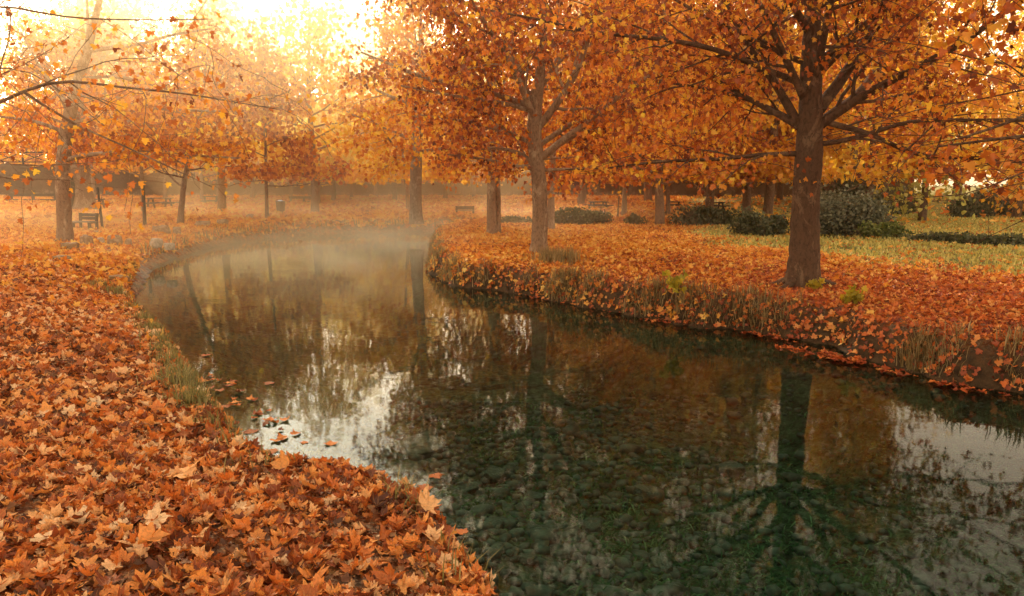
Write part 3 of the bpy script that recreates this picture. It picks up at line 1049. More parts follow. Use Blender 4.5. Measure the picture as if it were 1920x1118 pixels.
# --- the tree whose trunk stands left of the picture, its limbs reaching in
D = 8.5
b = np.array((-9.3, D, gz(-9.3, D)))
t = Tree(28, leaf_per_m=6.5, leaf=(.05, .085), sub=(1.3, 1.9), spread=.12)
t.wig = .2
q, r = t.trunk([b + np.array(v) for v in [(0, 0, -.1), (0, 0, .3), (.05, 0, 1.5), (.1, .1, 3), (0, .1, 5), (-.1, .1, 7.5)]], [.36, .27, .23, .2, .13, .03])
for pix, d0, d1, w0, w1 in [
    ([(-560, 330), (-300, 300), (-120, 240), (0, 193), (45, 172), (75, 151), (105, 147), (150, 151), (220, 165), (330, 172), (430, 190), (520, 205)], D, D + .8, 14, 2),
    ([(45, 173), (100, 213), (152, 242), (232, 272), (330, 320), (400, 352)], D + .35, D + 1.2, 6, 1.8),
    ([(-560, 200), (-250, 60), (0, 4), (40, 12), (80, 30), (180, 37), (290, 38), (390, 36)], D, D - .4, 9, 1.6),
    ([(-560, 260), (-200, 170), (0, 122), (40, 118), (75, 138), (130, 185), (200, 240)], D, D + 1.5, 7, 1.6),
    ([(-560, 300), (-300, 240), (-50, 160), (0, 145), (70, 110), (130, 70)], D, D + 2.2, 6, 1.6),
    ([(-560, 150), (-350, 0), (-200, -120), (0, -200)], D, D - 1.2, 22, 4),
    ([(-560, 100), (-420, -60), (-320, -200)], D, D + 1.4, 20, 4),
]:
    t.limb(LP(pix, d0, d1), px_r(w0, D), px_r(w1, D), 1, .3)
o = tag(empty("plane_tree", b), "tree mostly out of view whose bare arching limbs reach in at the upper left", "tree", "plane trees beside the pond")
t.build(o, M['bark'], M['crown_orange'], 'mid', 8, (2.2, 1.8), b)

# --- the tree right of the picture, its big close leaves hanging in
b = np.array((10.8, 8.2, gz(10.8, 8.2)))
D = 8.2
t = Tree(29, leaf_per_m=6, leaf=(.06, .11), sub=(1.8, 2.2), spread=.15, zmin=1.5)
t.only_right = True
q, r = t.trunk([b + np.array(v) for v in [(0, 0, -.1), (0, 0, .3), (.05, 0, 1.5), (.1, .1, 3), (0, .1, 5), (-.1, .1, 8)]], [.36, .27, .23, .2, .13, .03])
for pix, d0, d1, w0, w1 in [
    ([(2760, 300), (2400, 260), (2100, 245), (1960, 250), (1860, 262), (1760, 275)], D, D - 1.2, 24, 3),
    ([(2760, 200), (2400, 160), (2120, 150), (1990, 190), (1880, 235), (1800, 260)], D, D - 2.0, 22, 3),
    ([(2760, 100), (2300, -180), (2000, -300), (1750, -390)], D, D - 2.2, 22, 3),
    ([(2760, 0), (2300, -360), (1950, -540), (1700, -680)], D, D - 2.4, 22, 3),
    ([(2760, 50), (2500, -250), (2200, -480)], D, D + 1.4, 20, 4),
    ([(2760, -100), (2300, -420), (1900, -700)], D, D - 3.4, 20, 4),
]:
    t.leaf_per_m = 5.5 if pix[-1][1] > 0 else 27
    t.limb(LP(pix, d0, d1), px_r(w0, D), px_r(w1, D), 1, .3)
o = tag(empty("plane_tree", b), "tree mostly out of view whose large close leaves hang in at the right edge", "tree", "plane trees beside the pond")
t.build(o, M['bark_dark'], M['crown_rust'], 'mid', 9, (2.2, 1.8), b)

# --- trees beyond the wall
protos = []
for k in range(3):
    t = Tree(70 + k, leaf_per_m=26, leaf=(.16, .32), sub=(1.4, 1.4), spread=.45, twig_r=.012)
    q, r = t.trunk([np.array(v) for v in [(0, 0, -.2), (.05, 0, 2), (.1 * k, .1, 5), (0, -.1, 8), (.1, 0, 11)]], [.3, .22, .18, .12, .03], 8)
    t.crown(q, r, 1.6, 10.6, 26, 4.6, 1.6, 82, 25)
    e = empty("park_tree", (0, 0, 0))
    t.build(e, M['bark_pale'], M['crown_gold'], 'low', 80 + k, (2, 2))
    protos.append(e)
far_spots = [(-60, 74, 1.0), (-52, 68, .85), (-45, 78, 1.05), (-38, 69, .8), (-31, 76, .95), (-24, 68, .78), (-17, 75, .85), (-10, 68, .8), (-3, 77, .95),
             (4, 69, .85), (11, 76, 1.05), (17, 68, .9), (24, 74, 1.1), (31, 66, 1.0), (38, 72, 1.2), (47, 68, 1.1), (56, 74, 1.2)]
ordn = "first second third fourth fifth sixth seventh eighth ninth tenth eleventh twelfth thirteenth fourteenth fifteenth sixteenth seventeenth".split()
used = set()
for i, (x, y, s) in enumerate(far_spots):
    k = i % 3
    o = protos[k] if k not in used else copy_tree(protos[k])
    used.add(k)
    o.location = (x, y, gz(x, y) + .6)
    o.rotation_euler = (0, 0, i * 1.9)
    s *= .95 if -58 < x < 0 else 1.25
    o.scale = (s * 1.05, s * 1.05, s)
    tag(o, f"tall yellow tree growing beyond the stone wall, {ordn[i]} from its left end", "tree", "trees beyond the wall")
giants = [(-74, 104, 2.3), (-61, 112, 2.5), (-50, 100, 2.2), (-41, 108, 2.5), (-32, 99, 2.25), (-23, 107, 2.4), (-13, 101, 2.1), (-3, 110, 2.3), (8, 102, 2.1)]
for i, (x, y, s) in enumerate(giants):
    o = copy_tree(protos[i % 3])
    o.location = (x, y, gz(x, y))
    o.rotation_euler = (0, 0, i * 2.3 + .7)
    o.scale = (s * .95, s * .95, s)
    tag(o, f"towering golden tree in the far woodland behind the wall trees, {ordn[i]} from the left", "tree", "towering trees in the far woodland")

# --- right hand trees behind the lawn
right_trees = [((1728, 416), 1.0, 'shrub_yellow', 4.2, "pale yellow-green tree behind the lawn, clothed in leaves to the ground"),
               ((1905, 410), 1.1, 'crown_orange', 3.6, "low bright orange tree behind the lawn at the right edge"),
               ((1790, 390), 1.6, 'crown_gold', 12.5, "tall golden tree rising behind the lawn's dark shrubs"),
               ((1560, 392), 1.4, 'crown_gold', 14, "tall golden tree behind the big grey-green bush and nearest trunk"),
               ((1330, 388), 1.2, 'crown_orange', 13.5, "orange tree growing behind the last picnic table"),
               ((2040, 392), 1.5, 'crown_gold', 12, "golden tree behind the lawn, its crown entering at the right edge"),
               ((1660, 383), 1.4, 'crown_gold', 13, "tall golden tree far back between the big bush and the yellow-green tree"),
               ((1460, 384), 1.4, 'crown_gold', 12.5, "tall golden tree far back, left of the nearest trunk"),
               ((1890, 384), 1.4, 'crown_gold', 13, "tall golden tree far back at the lawn's right end")]
for k, (pp, w, lm, H, lab) in enumerate(right_trees):
    b = GP(*pp)
    t = Tree(90 + k, leaf_per_m=22, leaf=(.13, .23), sub=(1.5, 1.9), spread=.3, twig_r=.008, zmin=-9 if H < 5 else 2.2)
    q, r = t.trunk([b + np.array(v) * H / 9 for v in [(0, 0, -.2), (.1, 0, 2), (0, .1, 5), (.2, 0, 9)]], [.2 * w, .14 * w, .1 * w, .02], 8)
    t.crown(q, r, b[2] + (.5 if H < 5 else 1.8), b[2] + H * .95, 20 if H < 5 else 30, H * .34, H * .13, 84, 30)
    o = tag(empty("park_tree", b), lab, "tree", "trees behind the lawn")
    t.build(o, M['bark_dark'], M[lm], 'low', 95 + k, (2, 1.8), b)
def tall_proto(seed, H, lpm, h0, mat, nl, L):
    t = Tree(seed, leaf_per_m=lpm, leaf=(.17, .30), sub=(1.3, 1.7), spread=.35, twig_r=.01, zmin=h0 - 1.2)
    q, r = t.trunk([np.array(v) * H / 9 for v in [(0, 0, -.1), (.1, 0, 2), (0, .1, 5), (.2, 0, 9)]], [.26, .19, .12, .02], 8)
    t.crown(q, r, h0, H * .97, nl, L, 1.6, 84, 30)
    e = empty("park_tree", (0, 0, 0))
    t.build(e, M['bark'], M[mat], 'low', seed)
    return e


dense = [tall_proto(112, 20, 8.5, 4.0, 'crown_orange', 44, 5.2), tall_proto(113, 18, 8.5, 3.6, 'crown_gold', 42, 5.0)]
airy = tall_proto(110, 11.5, 11, 3.6, 'crown_gold', 34, 4.2)
used = set()
for k, (src, px, D, sc, lab) in enumerate([
        (airy, 415, 41, 1.0, "airy golden tree standing in the brightest glow on the far left bank"),
        (airy, 590, 39, .93, "airy golden tree on the far bank between the bin and the dark thick trunk"),
        (dense[0], 1090, 47, 1.0, "very tall orange tree far behind the spit's middle tree"),
        (dense[1], 1215, 52, 1.15, "very tall golden tree far behind the white slender tree"),
        (dense[0], 1330, 42, .98, "very tall orange tree far behind the dark bush by the green bin"),
        (dense[1], 1440, 38, 1.0, "very tall golden tree behind the dark bush left of the nearest trunk"),
        (dense[0], 1525, 48, 1.05, "very tall orange tree straight behind the nearest trunk"),
        (dense[1], 1600, 45, 1.05, "very tall golden tree behind the big grey-green bush")]):
    o = copy_tree(src) if src.name in used else src
    used.add(src.name)
    x = P(px, 380, D)[0]
    o.location = (x, D, gz(x, D))
    o.rotation_euler = (0, 0, k * 1.3)
    o.scale = (sc, sc, sc)
    tag(o, lab, "tree", "tall trees at the back of the park")
print("LEAVES", sum(COUNT.values()), COUNT)


# ------------------------------------------------------------------ shrubs
def shrub(px, py, wpx, hpx, mat, label, depth=.7, leaf=(.05, .10), dens=1.0, seed=0, cat="bush", name="bush", D=None):
    rng = np.random.RandomState(300 + seed)
    b = GP(px, py)
    D = b[1]
    w, h = wpx * D / FPX, hpx * D / FPX
    d = w * depth
    root = tag(empty(name, b), label, cat)
    mb = MB()
    for k in range(9):
        a = rng.uniform(0, 6.28)
        q = [np.array((0, 0, -.05)) + np.array((math.cos(a) * w * .04, math.sin(a) * d * .04, 0))]
        tip = np.array((math.cos(a) * w * .33, math.sin(a) * d * .33, h * rng.uniform(.5, .85)))
        q = [q[0], q[0] * .5 + tip * .4 + (0, 0, h * .1), tip]
        mb.tube(poly_interp(q, 6), np.linspace(.03, .008, 6), 5)
    mb.build("stem", M['bark_dark'], root)
    lumps = []
    for k in range(14):
        a = rng.uniform(0, 6.28)
        rr = math.sqrt(rng.uniform(0, 1))
        hh = h * rng.uniform(.25, .72) * (1 - .35 * rr)
        lumps.append((math.cos(a) * rr * w * .36, math.sin(a) * rr * d * .36, hh, rng.uniform(.6, 1.25)))
    pos, nr = [], []
    fs = max(1, D / 22)
    lf = (leaf[0] * fs, leaf[1] * fs)
    n = int(dens * 1.9 * (w * h * 2 + w * d) / (lf[0] * lf[1]))
    n = min(n, 16000)
    for (cx, cy, cz, s) in lumps:
        m = n // len(lumps)
        v = rng.normal(0, 1, (m, 3))
        v /= np.linalg.norm(v, axis=1, keepdims=True)
        rad = rng.uniform(.45, 1.05, (m, 1)) ** .6
        ext = np.array((w * .24 * s, d * .24 * s, h * .34 * s))
        p = v * rad * ext + (cx, cy, cz)
        pos.append(p)
        nr.append(v + rng.normal(0, .5, v.shape))
    stray = rng.uniform(0, 1, sum(len(q) for q in pos)) < .10
    pos = [np.concatenate(pos)]
    nr = [np.concatenate(nr)]
    cl = np.floor(pos[0][stray] * 3.3)
    pos[0][stray] *= 1 + .42 * np.abs(np.sin(cl.sum(1, keepdims=True) * 12.9 + cl[:, :1] * 78.2))
    # skirt to the ground
    m = n // 5
    a = rng.uniform(0, 6.28, m)
    rr = rng.uniform(.6, 1.02, m)
    pos.append(np.stack([np.cos(a) * rr * w * .48, np.sin(a) * rr * d * .48, rng.uniform(0, .4, m) * h], 1))
    nr.append(np.stack([np.cos(a), np.sin(a), .3 + 0 * a], 1) + rng.normal(0, .4, (m, 3)))
    pos = np.concatenate(pos)
    nr = np.concatenate(nr)
    pos[:, 2] = np.maximum(pos[:, 2], .01)
    tip = rng.normal(0, 1, pos.shape)
    tip[:, 2] += .3
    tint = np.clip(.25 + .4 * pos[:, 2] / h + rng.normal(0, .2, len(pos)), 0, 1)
    leaves("foliage", 'low', pos, tip, nr, rng.uniform(*lf, len(pos)), tint, M[mat], root, False, seed)


shrubs = [
    (968, 421, 70, 17, 'shrub_green', "low dark bush at the back of the spit left of the middle tree"),
    (1085, 421, 120, 32, 'shrub_green', "wide low bush just right of the spit's middle tree"),
    (1190, 423, 42, 24, 'shrub_green', "small round bush between the white slender tree and brown straight tree"),
    (1310, 423, 120, 42, 'shrub_green', "dark bush right of the brown straight tree, before the far tables"),
    (1425, 441, 115, 56, 'shrub_green', "dark green bush immediately left of the nearest trunk"),
    (1580, 441, 190, 92, 'shrub_grey', "big rounded grey-green bush right behind the nearest trunk"),
    (1660, 446, 90, 38, 'shrub_ivy', "bright green ivy mound at the right foot of the big bush"),
    (1672, 404, 80, 60, 'shrub_green', "tall dark shrub at the left end of the sunlit lawn"),
    (1815, 408, 80, 46, 'shrub_green', "dark shrub in the middle of the lawn's far edge"),
    (1870, 404, 120, 62, 'shrub_grey', "broad silvery dark shrub at the right of the lawn's far edge"),
    (1590, 400, 130, 90, 'shrub_green', "tall dark evergreen bush showing above the big grey-green bush"),
    (2000, 410, 140, 70, 'shrub_green', "dark evergreen shrub cut by the right edge behind the lawn"),
]
for k, (x, y, w, h, m, lab) in enumerate(shrubs):
    shrub(x, y, w, h, m, lab, seed=k)
for k, (x, y, w, h, lab) in enumerate([(1770, 455, 130, 22, "low ground-cover strip standing in for tree shadow at the lawn's near side, left part"),
                                       (1870, 459, 150, 22, "low ground-cover strip standing in for tree shadow at the lawn's near side, right part")]):
    shrub(x, y, w, h, 'shrub_green', lab, depth=.35, seed=30 + k, cat="ground-cover shadow", name="shadow_hedge")  # dark leaves stand in for the trees' shadow across the lawn


# ------------------------------------------------------------------ saplings
def sapling(px, py, hpx, label, seed, mat='sapling'):
    rng = np.random.RandomState(seed)
    b = GP(px, py)
    h = hpx * b[1] / FPX
    root = tag(empty("sapling", b), label, "sapling")
    mb = MB()
    pos, tip = [], []
    for k in range(5):
        a = rng.uniform(0, 6.28)
        e = np.array((math.cos(a) * h * .45, math.sin(a) * h * .45, h * rng.uniform(.5, 1)))
        q = poly_interp([(0, 0, -.03), e * .45 + (0, 0, h * .1), e], 6)
        mb.tube(q, np.linspace(.006, .002, 6), 4)
        for j in range(9):
            pos.append(q[rng.randint(2, 6)] + rng.normal(0, .03, 3))
            tip.append(rng.normal(0, 1, 3))
    mb.build("stem", M['bark_dark'], root)
    pos = np.array(pos)
    leaves("foliage", 'mid', pos, np.array(tip), rng.normal(0, 1, pos.shape) + (0, 0, 1), rng.uniform(.06, .11, len(pos)), rng.uniform(0, 1, len(pos)), M[mat], root, False, seed)


sapling(1272, 552, 44, "small yellow-green seedling on the bank edge left of the nearest tree", 1)
sapling(1598, 572, 34, "small golden seedling on the bank edge right of the nearest tree", 2)
sapling(1528, 545, 16, "tiny yellow shoot at the right foot of the nearest trunk", 3)


# ------------------------------------------------------------------ grass
def grass(name, pts, h, label, mat, seed, wid=.006, lean=.5):
    rng = np.random.RandomState(seed)
    n = len(pts)
    hh = rng.uniform(.5, 1.1, n) * h
    a = rng.uniform(0, 6.28, n)
    d = np.stack([np.cos(a), np.sin(a), np.zeros(n)], 1)
    sd = np.stack([-np.sin(a), np.cos(a), np.zeros(n)], 1) * wid
    ln = rng.uniform(.15, 1.0, n)[:, None] * lean
    z = np.array((0, 0, 1.0))
    p0 = pts
    p1 = pts + d * ln * hh[:, None] * .3 + z * (hh * .55)[:, None]
    p2 = pts + d * ln * hh[:, None] * .95 + z * (hh * (1 - .25 * ln[:, 0]))[:, None]
    V = np.stack([p0 - sd, p0 + sd, p1 + sd * .8, p1 - sd * .8, p2], 1).reshape(-1, 3)
    o = np.arange(n)[:, None] * 5
    F4 = o + np.array([0, 1, 2, 3])
    F3 = o + np.array([3, 2, 4])
    L = np.concatenate([F4.ravel(), F3.ravel()])
    S = np.r_[np.full(n, 4), np.full(n, 3)]
    ob = new_mesh(name, V, L, S, M[mat], None, {"tint": np.repeat(rng.beta(2, 2, n), 5)})
    tag(ob, label, "grass", kind="stuff")


def clump_pts(centres, n, rad, seed):
    rng = np.random.RandomState(seed)
    out = []
    for (x, y, k) in centres:
        m = int(n * k)
        p = rng.normal(0, rad, (m, 2)) + (x, y)
        out.append(p)
    p = np.concatenate(out)
    z = hz(p[:, 0], p[:, 1])
    ok = z > WL - .03
    return np.stack([p[ok, 0], p[ok, 1], z[ok] - .01], 1)


lc = [G(x, y, -.2) for x, y in [(255, 585), (275, 605), (290, 625), (305, 645), (318, 668), (330, 690), (345, 715), (355, 740), (365, 765), (330, 735), (380, 775), (410, 815), (440, 842), (520, 880), (770, 945), (215, 555), (190, 545), (235, 560), (860, 1040), (255, 500), (250, 520), (890, 1080)]]
kk = [.8, 1, 1.2, 1.2, 1.2, 1.3, 1.3, 1.3, 1.2, .8, .8, .5, .3, .25, .3, 1.2, 1.2, .9, .12, .7, .7, .15]
grass("bank_grass", clump_pts([(c[0], c[1], k) for c, k in zip(lc, kk)], 190, .10, 1), .20, "dry olive grass fringing the left bank at the water's edge", 'grass_olive', 1, .0042, .9)
# right bank: a fringe along the lip
sel = [i for i in range(len(PA)) if PS[i] > .9 and 5 < PA[i][1] < 34 and abs(PA[i][0]) < .8 * PA[i][1] + 1]
rg = np.random.RandomState(5)
cs = []
for i in sel:
    nrm_dir = np.array(PB[i]) - np.array(PA[i])
    L = np.linalg.norm(nrm_dir)
    for j in range(max(1, int(L / .14))):
        p = PA[i] + nrm_dir * rg.uniform()
        if np.sin(p[0] * 2.3) + np.sin(p[1] * 1.7 + 1) + rg.normal(0, .5) < .1:
            continue
        cs.append((p[0] + rg.normal(0, .05), p[1] + rg.uniform(.05, .38), rg.uniform(.3, 1)))
grass("bank_grass", clump_pts(cs, 150, .10, 2), .26, "dry grass tufts hanging on the right bank's edge", 'grass', 2, .006, 1.0)
mt = GP(1035, 490)
grass("bank_grass", clump_pts([(mt[0], mt[1], 1), (mt[0] + .25, mt[1] - .3, .8), (mt[0] + .1, mt[1] - .5, .8)], 260, .2, 3), .4, "tall dry grass clump in front of the spit's middle tree", 'grass', 3, .006, .6)
# far shore reeds
cs = []
for i in range(len(PA)):
    if PS[i] < .2 and 18 < PA[i][1] < 45:
        e = np.array(PB[i]) - np.array(PA[i])
        for j in range(max(1, int(np.linalg.norm(e) / .3))):
            p = PA[i] + e * rg.uniform()
            cs.append((p[0], p[1] + rg.uniform(0, .3), rg.uniform(.3, 1)))
grass("bank_grass", clump_pts(cs, 26, .2, 4), .38, "pale dry grass lining the misty far shore", 'grass', 4, .012, .6)
# lawn
n = 70000
lx = rs.uniform(5, 30, n)
ly = rs.uniform(10, 42, n)
ok = (rs.uniform(0, 1, n) < lawn(lx, ly)) & (np.abs(lx) < .75 * ly + 1)
lx, ly = lx[ok], ly[ok]
grass("lawn_grass", np.stack([lx, ly, hz(lx, ly)], 1), .11, "short yellowing lawn grass on the right side of the park", 'lawn_grass', 5, .022, .9)

# ------------------------------------------------------------------ pond bed: weeds, pebbles, stones
rng = np.random.RandomState(9)
n = 240000
x = rng.uniform(-4, 9, n)
y = rng.uniform(2.2, 13, n)
s, _ = sdf(x, y)
fld = np.sin(x * 1.9 + 1.3 * np.sin(y * 1.1)) + np.sin(y * 2.3 + 1.7 * np.sin(x * .9 + 2)) + .6 * np.sin(5 * x + 3 * y)
core = np.exp(-(((x - 2.2) / 2.6) ** 2 + ((y - 5.2) / 2.4) ** 2))
ok = (s < -.35) & (rng.uniform(-1.6, 1.6, n) < fld * .7 + 1.8 * core - 1.1)
x, y = x[ok], y[ok]
n = len(x)
zb = hz(x, y)
hh = rng.gamma(3, .013, n) + .014
aa = rng.normal(-.35, 1.3, n) + .8 * np.sin(x * 1.3 + y)
dd = np.stack([np.cos(aa), np.sin(aa), np.zeros(n)], 1)
sd = np.stack([-np.sin(aa), np.cos(aa), np.zeros(n)], 1) * rng.uniform(.003, .009, n)[:, None]
p0 = np.stack([x, y, zb + .005], 1)
up = rng.uniform(.05, .55, n)
p1 = p0 + dd * (hh * .5)[:, None] + np.array((0, 0, 1.0)) * (hh * up)[:, None]
p2 = p0 + dd * hh[:, None] + np.array((0, 0, 1.0)) * (hh * up * .9)[:, None]
V = np.stack([p0 - sd * .5, p0 + sd * .5, p1 + sd, p1 - sd, p2], 1).reshape(-1, 3)
oo = np.arange(n)[:, None] * 5
tint = np.clip(rng.beta(1.6, 2.4, n) * (.45 + .65 * np.sin(x * 3.7 + 2 * np.sin(y * 2.9)) ** 2), 0, 1)
o = new_mesh("pond_weed", V, np.concatenate([(oo + np.array([0, 1, 2, 3])).ravel(), (oo + np.array([3, 2, 4])).ravel()]),
             np.r_[np.full(n, 4), np.full(n, 3)], M['weed'], None, {"tint": np.repeat(tint, 5)})
tag(o, "feathery green weed covering the pond bed under clear water", "pond weed", kind="stuff")


def rock_mesh(seed, sub=4, rough=.5):
    import bmesh
    from mathutils import noise
    bm = bmesh.new()
    bmesh.ops.create_icosphere(bm, subdivisions=sub, radius=1)
    o = Vector((seed * 3.1, seed * 1.7, seed * .9))
    for v in bm.verts:
        c = v.co.copy()
        k = 1 + rough * noise.noise(c * 1.1 + o) + .5 * rough * noise.noise(c * 2.6 + o) + .22 * rough * noise.noise(c * 6 + o)
        # flat facets
        c = c * k
        for ax in range(3):
            lim = .72 + .2 * noise.noise(o * 1.3 + Vector((ax, 2, 1)))
            if abs(c[ax]) > lim:
                c[ax] = math.copysign(lim + (abs(c[ax]) - lim) * .3, c[ax])
        v.co = c
    me = bpy.data.meshes.new("rock")
    bm.to_mesh(me)
    bm.free()
    me.polygons.foreach_set("use_smooth", np.ones(len(me.polygons), bool))
    return me


def rock(name, loc, size, mat, label, seed, cat="rock", group=None, sink=.25):
    me = rock_mesh(seed)
    me.materials.append(M[mat])
    o = bpy.data.objects.new(name, me)
    COL.objects.link(o)
    o.location = (loc[0], loc[1], loc[2] + size[2] * (1 - sink) * .72)
    o.scale = size
    o.rotation_euler = (0, 0, seed * 1.3)
    tag(o, label, cat, group)


rocks = [(293, 462, 34, 18, 'rock', "whitest angular rock at the pond's left corner"),
         (318, 466, 30, 12, 'rock', "smaller white rock right beside the whitest angular rock"),
         (303, 440, 46, 20, 'rock_tan', "tan boulder behind the white rocks, left of the leaning slim tree"),
         (332, 438, 26, 14, 'rock_tan', "small tan stone touching the foot of the leaning slim tree"),
         (380, 429, 44, 17, 'rock_tan', "flat tan rock right of the leaning slim tree on the pond's edge"),
         (418, 424, 34, 14, 'rock_tan', "low rock right of the flat tan rock in the mist"),
         (470, 414, 26, 14, 'rock_tan', "misty round stone farthest right in the line of shore rocks"),
         (163, 463, 34, 26, 'rock_tan', "upright tan rock just right of the mottled leaning tree"),
         (190, 460, 24, 16, 'rock', "small pale rock between the upright tan rock and the long one"),
         (216, 459, 42, 20, 'rock_tan', "long tan rock in the row right of the leaning tree"),
         (241, 461, 20, 15, 'rock_tan', "little rock at the right end of the row below the bench"),
         (132, 470, 46, 18, 'rock_moss', "mossy leaf-strewn rock against the mottled tree's foot"),
         (118, 492, 50, 14, 'rock_moss', "broad flat mossy rock in front of the mottled tree"),
         (222, 528, 60, 14, 'rock_moss', "dark bank stone at the water's edge in the left bend"),
         (185, 440, 30, 8, 'rock_tan', "flat slab lying under the small bench's front edge")]
for k, (x, y, w, h, m, lab) in enumerate(rocks):
    b = GP(x, y)
    D = b[1]
    rock("rock", b, (px_r(w, D) * .75, px_r(w, D) * .6, h * D / FPX / 1.5), m, lab, k + 1, group="rocks along the left shore", sink=.3)


def bedpt(px, py):
    z = -1.0
    for _ in range(5):
        p = G(px, py, z)
        z = gz(p[0], p[1])
    return p


stones = [(925, 995, 60, "blocky stone on the bed nearest the leafy point"), (1025, 1003, 50, "rounded stone on the bed right of the blocky stone"),
          (875, 927, 50, "stone on the bed above the blocky stone"), (785, 845, 120, "broad flat slab under water off the left bank"),
          (990, 1055, 46, "dull stone on the bed below the rounded stone"), (1110, 1000, 54, "low stone on the bed among green weed"),
          (760, 885, 70, "pale topped flat stone under water just below the broad slab"), (930, 900, 60, "dark stone in line with the three sunken leaves"),
          (1215, 935, 64, "mossy stone in the greenest weed patch"), (1370, 890, 60, "pale flat stone at the weed patch's upper right"),
          (1240, 1070, 60, "dark stone at the bottom of the picture in the pond"), (1000, 940, 44, "small brown stone between two darker ones on the bed")]
for k, (x, y, w, lab) in enumerate(stones):
    b = bedpt(x, y)
    D = b[1]
    r = px_r(w, D)
    rock("submerged_stone", b, (r, r * .8, r * (.25 if w > 65 else .5)), 'stone_dark', lab, 30 + k, "stone", "stones on the pond bed", .2)
# pebbles
mb = MB()
me = rock_mesh(77, 1)
pv = np.array([v.co[:] for v in me.vertices])
pf = np.array([p.vertices[:] for p in me.polygons])
bpy.data.meshes.remove(me)
n = 9000
x = rng.uniform(-2, 6, n)
y = rng.uniform(2.6, 9, n)
s, _ = sdf(x, y)
m = (s < -.1) & (rng.uniform(0, 1, n) < np.exp(-((x - .2) / 1.8) ** 2) * .9 + .2)
for xx, yy, zz in zip(x[m], y[m], hz(x[m], y[m])):
    r = rng.gamma(3, .011) + .012
    a = rng.uniform(0, 6.28)
    c, sn = math.cos(a), math.sin(a)
    V = pv * (r, r * .75, r * .5)
    V = V @ np.array([[c, sn, 0], [-sn, c, 0], [0, 0, 1]]) + (xx, yy, zz + r * .25)
    mb.add(V, pf)
o = mb.build("pebbles", M['stone_dark'])
tag(o, "small dark pebbles strewn over the near pond bed", "pebbles", kind="stuff")


# ------------------------------------------------------------------ leaves that one can point to
def one_leaf(name, pos, size, tint, label, seed, nrm=(0, 0, 1), tip=None, cat="leaf", group=None):
    rng = np.random.RandomState(seed)
    tip = np.array([tip if tip is not None else rng.normal(0, 1, 3) * (1, 1, .05)])
    o = leaves(name, 'fine', np.zeros((1, 3)), tip, np.array([nrm], float), np.array([size]), np.array([tint]), M['litter'], None, True, seed)
    if name == 'floating_leaf':
        for v in o.data.vertices:
            v.co.z *= .18
    o.location = tuple(float(v) for v in pos)
    tag(o, label, cat, group)


for k, (x, y, s, ti, lab) in enumerate([
    (712, 890, 0.102, 0.39, "rust leaf floating leftmost of the group near the leafy point"),
    (813, 889, 0.102, 0.39, "rust leaf floating upper right in the group near the leafy point"),
    (805, 911, 0.102, 0.35, "long orange leaf floating lowest in the group near the leafy point"),
    (870, 1000, 0.075, 0.45, "small orange leaf floating close to the bank's pointed tip"),
    (620, 835, 0.095, 0.52, "pale orange leaf floating beside the left bank's inlet"),
    (507, 848, 0.088, 0.42, "orange leaf floating at the mouth of the little inlet"),
    (573, 828, 0.061, 0.42, "tiny leaf floating alone in the little inlet"),
    (437, 722, 0.095, 0.28, "orange leaf floating against the grass of the left bank"),
    (420, 760, 0.102, 0.32, "curled leaf floating at the tip of the overhanging grass"),
    (470, 812, 0.116, 0.24, "wide brown leaf floating under the left bank's grass"),
    (510, 717, 0.109, 0.28, "dark leaf floating out from the left bank's grass"),
    (380, 668, 0.116, 0.32, "brown leaf floating by the upper grass tuft")]):
    p = G(x, y, WL + .004)
    one_leaf("floating_leaf", p, s, ti, lab, 200 + k, (.05, 0, 1), None, "leaf", "leaves floating on the pond")
for k, (x, y, s, ti, lab, nr) in enumerate([
    (350, 915, .15, .72, "brightest large orange leaf lying flat on the near bank", (.05, -.45, 1)),
    (790, 972, .11, .86, "pale orange leaf perched on the leafy point's edge", (.2, -.7, 1)),
    (540, 895, .12, .66, "upright golden leaf at the water's edge of the near bank", (-.2, -1.2, .8)),
    (280, 1005, .10, .97, "whitish crumpled leaf on the near bank below the bright one", (.2, -.7, 1)),
    (265, 1048, .11, .68, "vivid orange leaf near the bottom left of the bank", (0, -.4, 1))]):
    p = GP(x, y)
    one_leaf("fallen_leaf", p + (0, 0, .075), s, ti, lab, 240 + k, nr, (rng.normal(), .8, 0), "leaf", "single leaves standing out on the near bank")

# rafts of small leaves drifting along the right bank
n = 0
for k, (x0, y0, x1, y1, num, lab) in enumerate([(1465, 650, 1630, 680, 95, "largest raft of floating red leaves below the nearest tree"),
                                                (1410, 624, 1475, 636, 40, "short leaf raft left of the largest one"),
                                                (1210, 598, 1385, 619, 36, "thin line of floating leaves along the bank left of the nearest tree"),
                                                (980, 551, 1190, 591, 44, "long thin line of floating leaves along the spit's bank"),
                                                (1640, 688, 1690, 702, 22, "little leaf raft right of the largest one"),
                                                (1750, 715, 1885, 740, 26, "scattered leaf raft by the bank at the right edge")]):
    a, bb = G(x0, y0, WL + .006), G(x1, y1, WL + .006)
    tt = rng.uniform(0, 1, num)
    p = a + (bb - a) * tt[:, None]
    p[:, :2] += rng.normal(0, .075, (num, 2)) + (-.03, -.04)
    p[:, 2] = WL + .006 + rng.uniform(0, .008, num)
    o = leaves("leaf_raft", 'mid', p, rng.normal(0, 1, (num, 3)) * (1, 1, .05), rng.normal(0, .12, (num, 3)) + (0, 0, 1), rng.uniform(.04, .10, num), rng.beta(1.6, 3.4, num), M['litter_right'], None, True, 260 + k)
    tag(o, lab, "floating leaves", kind="stuff")

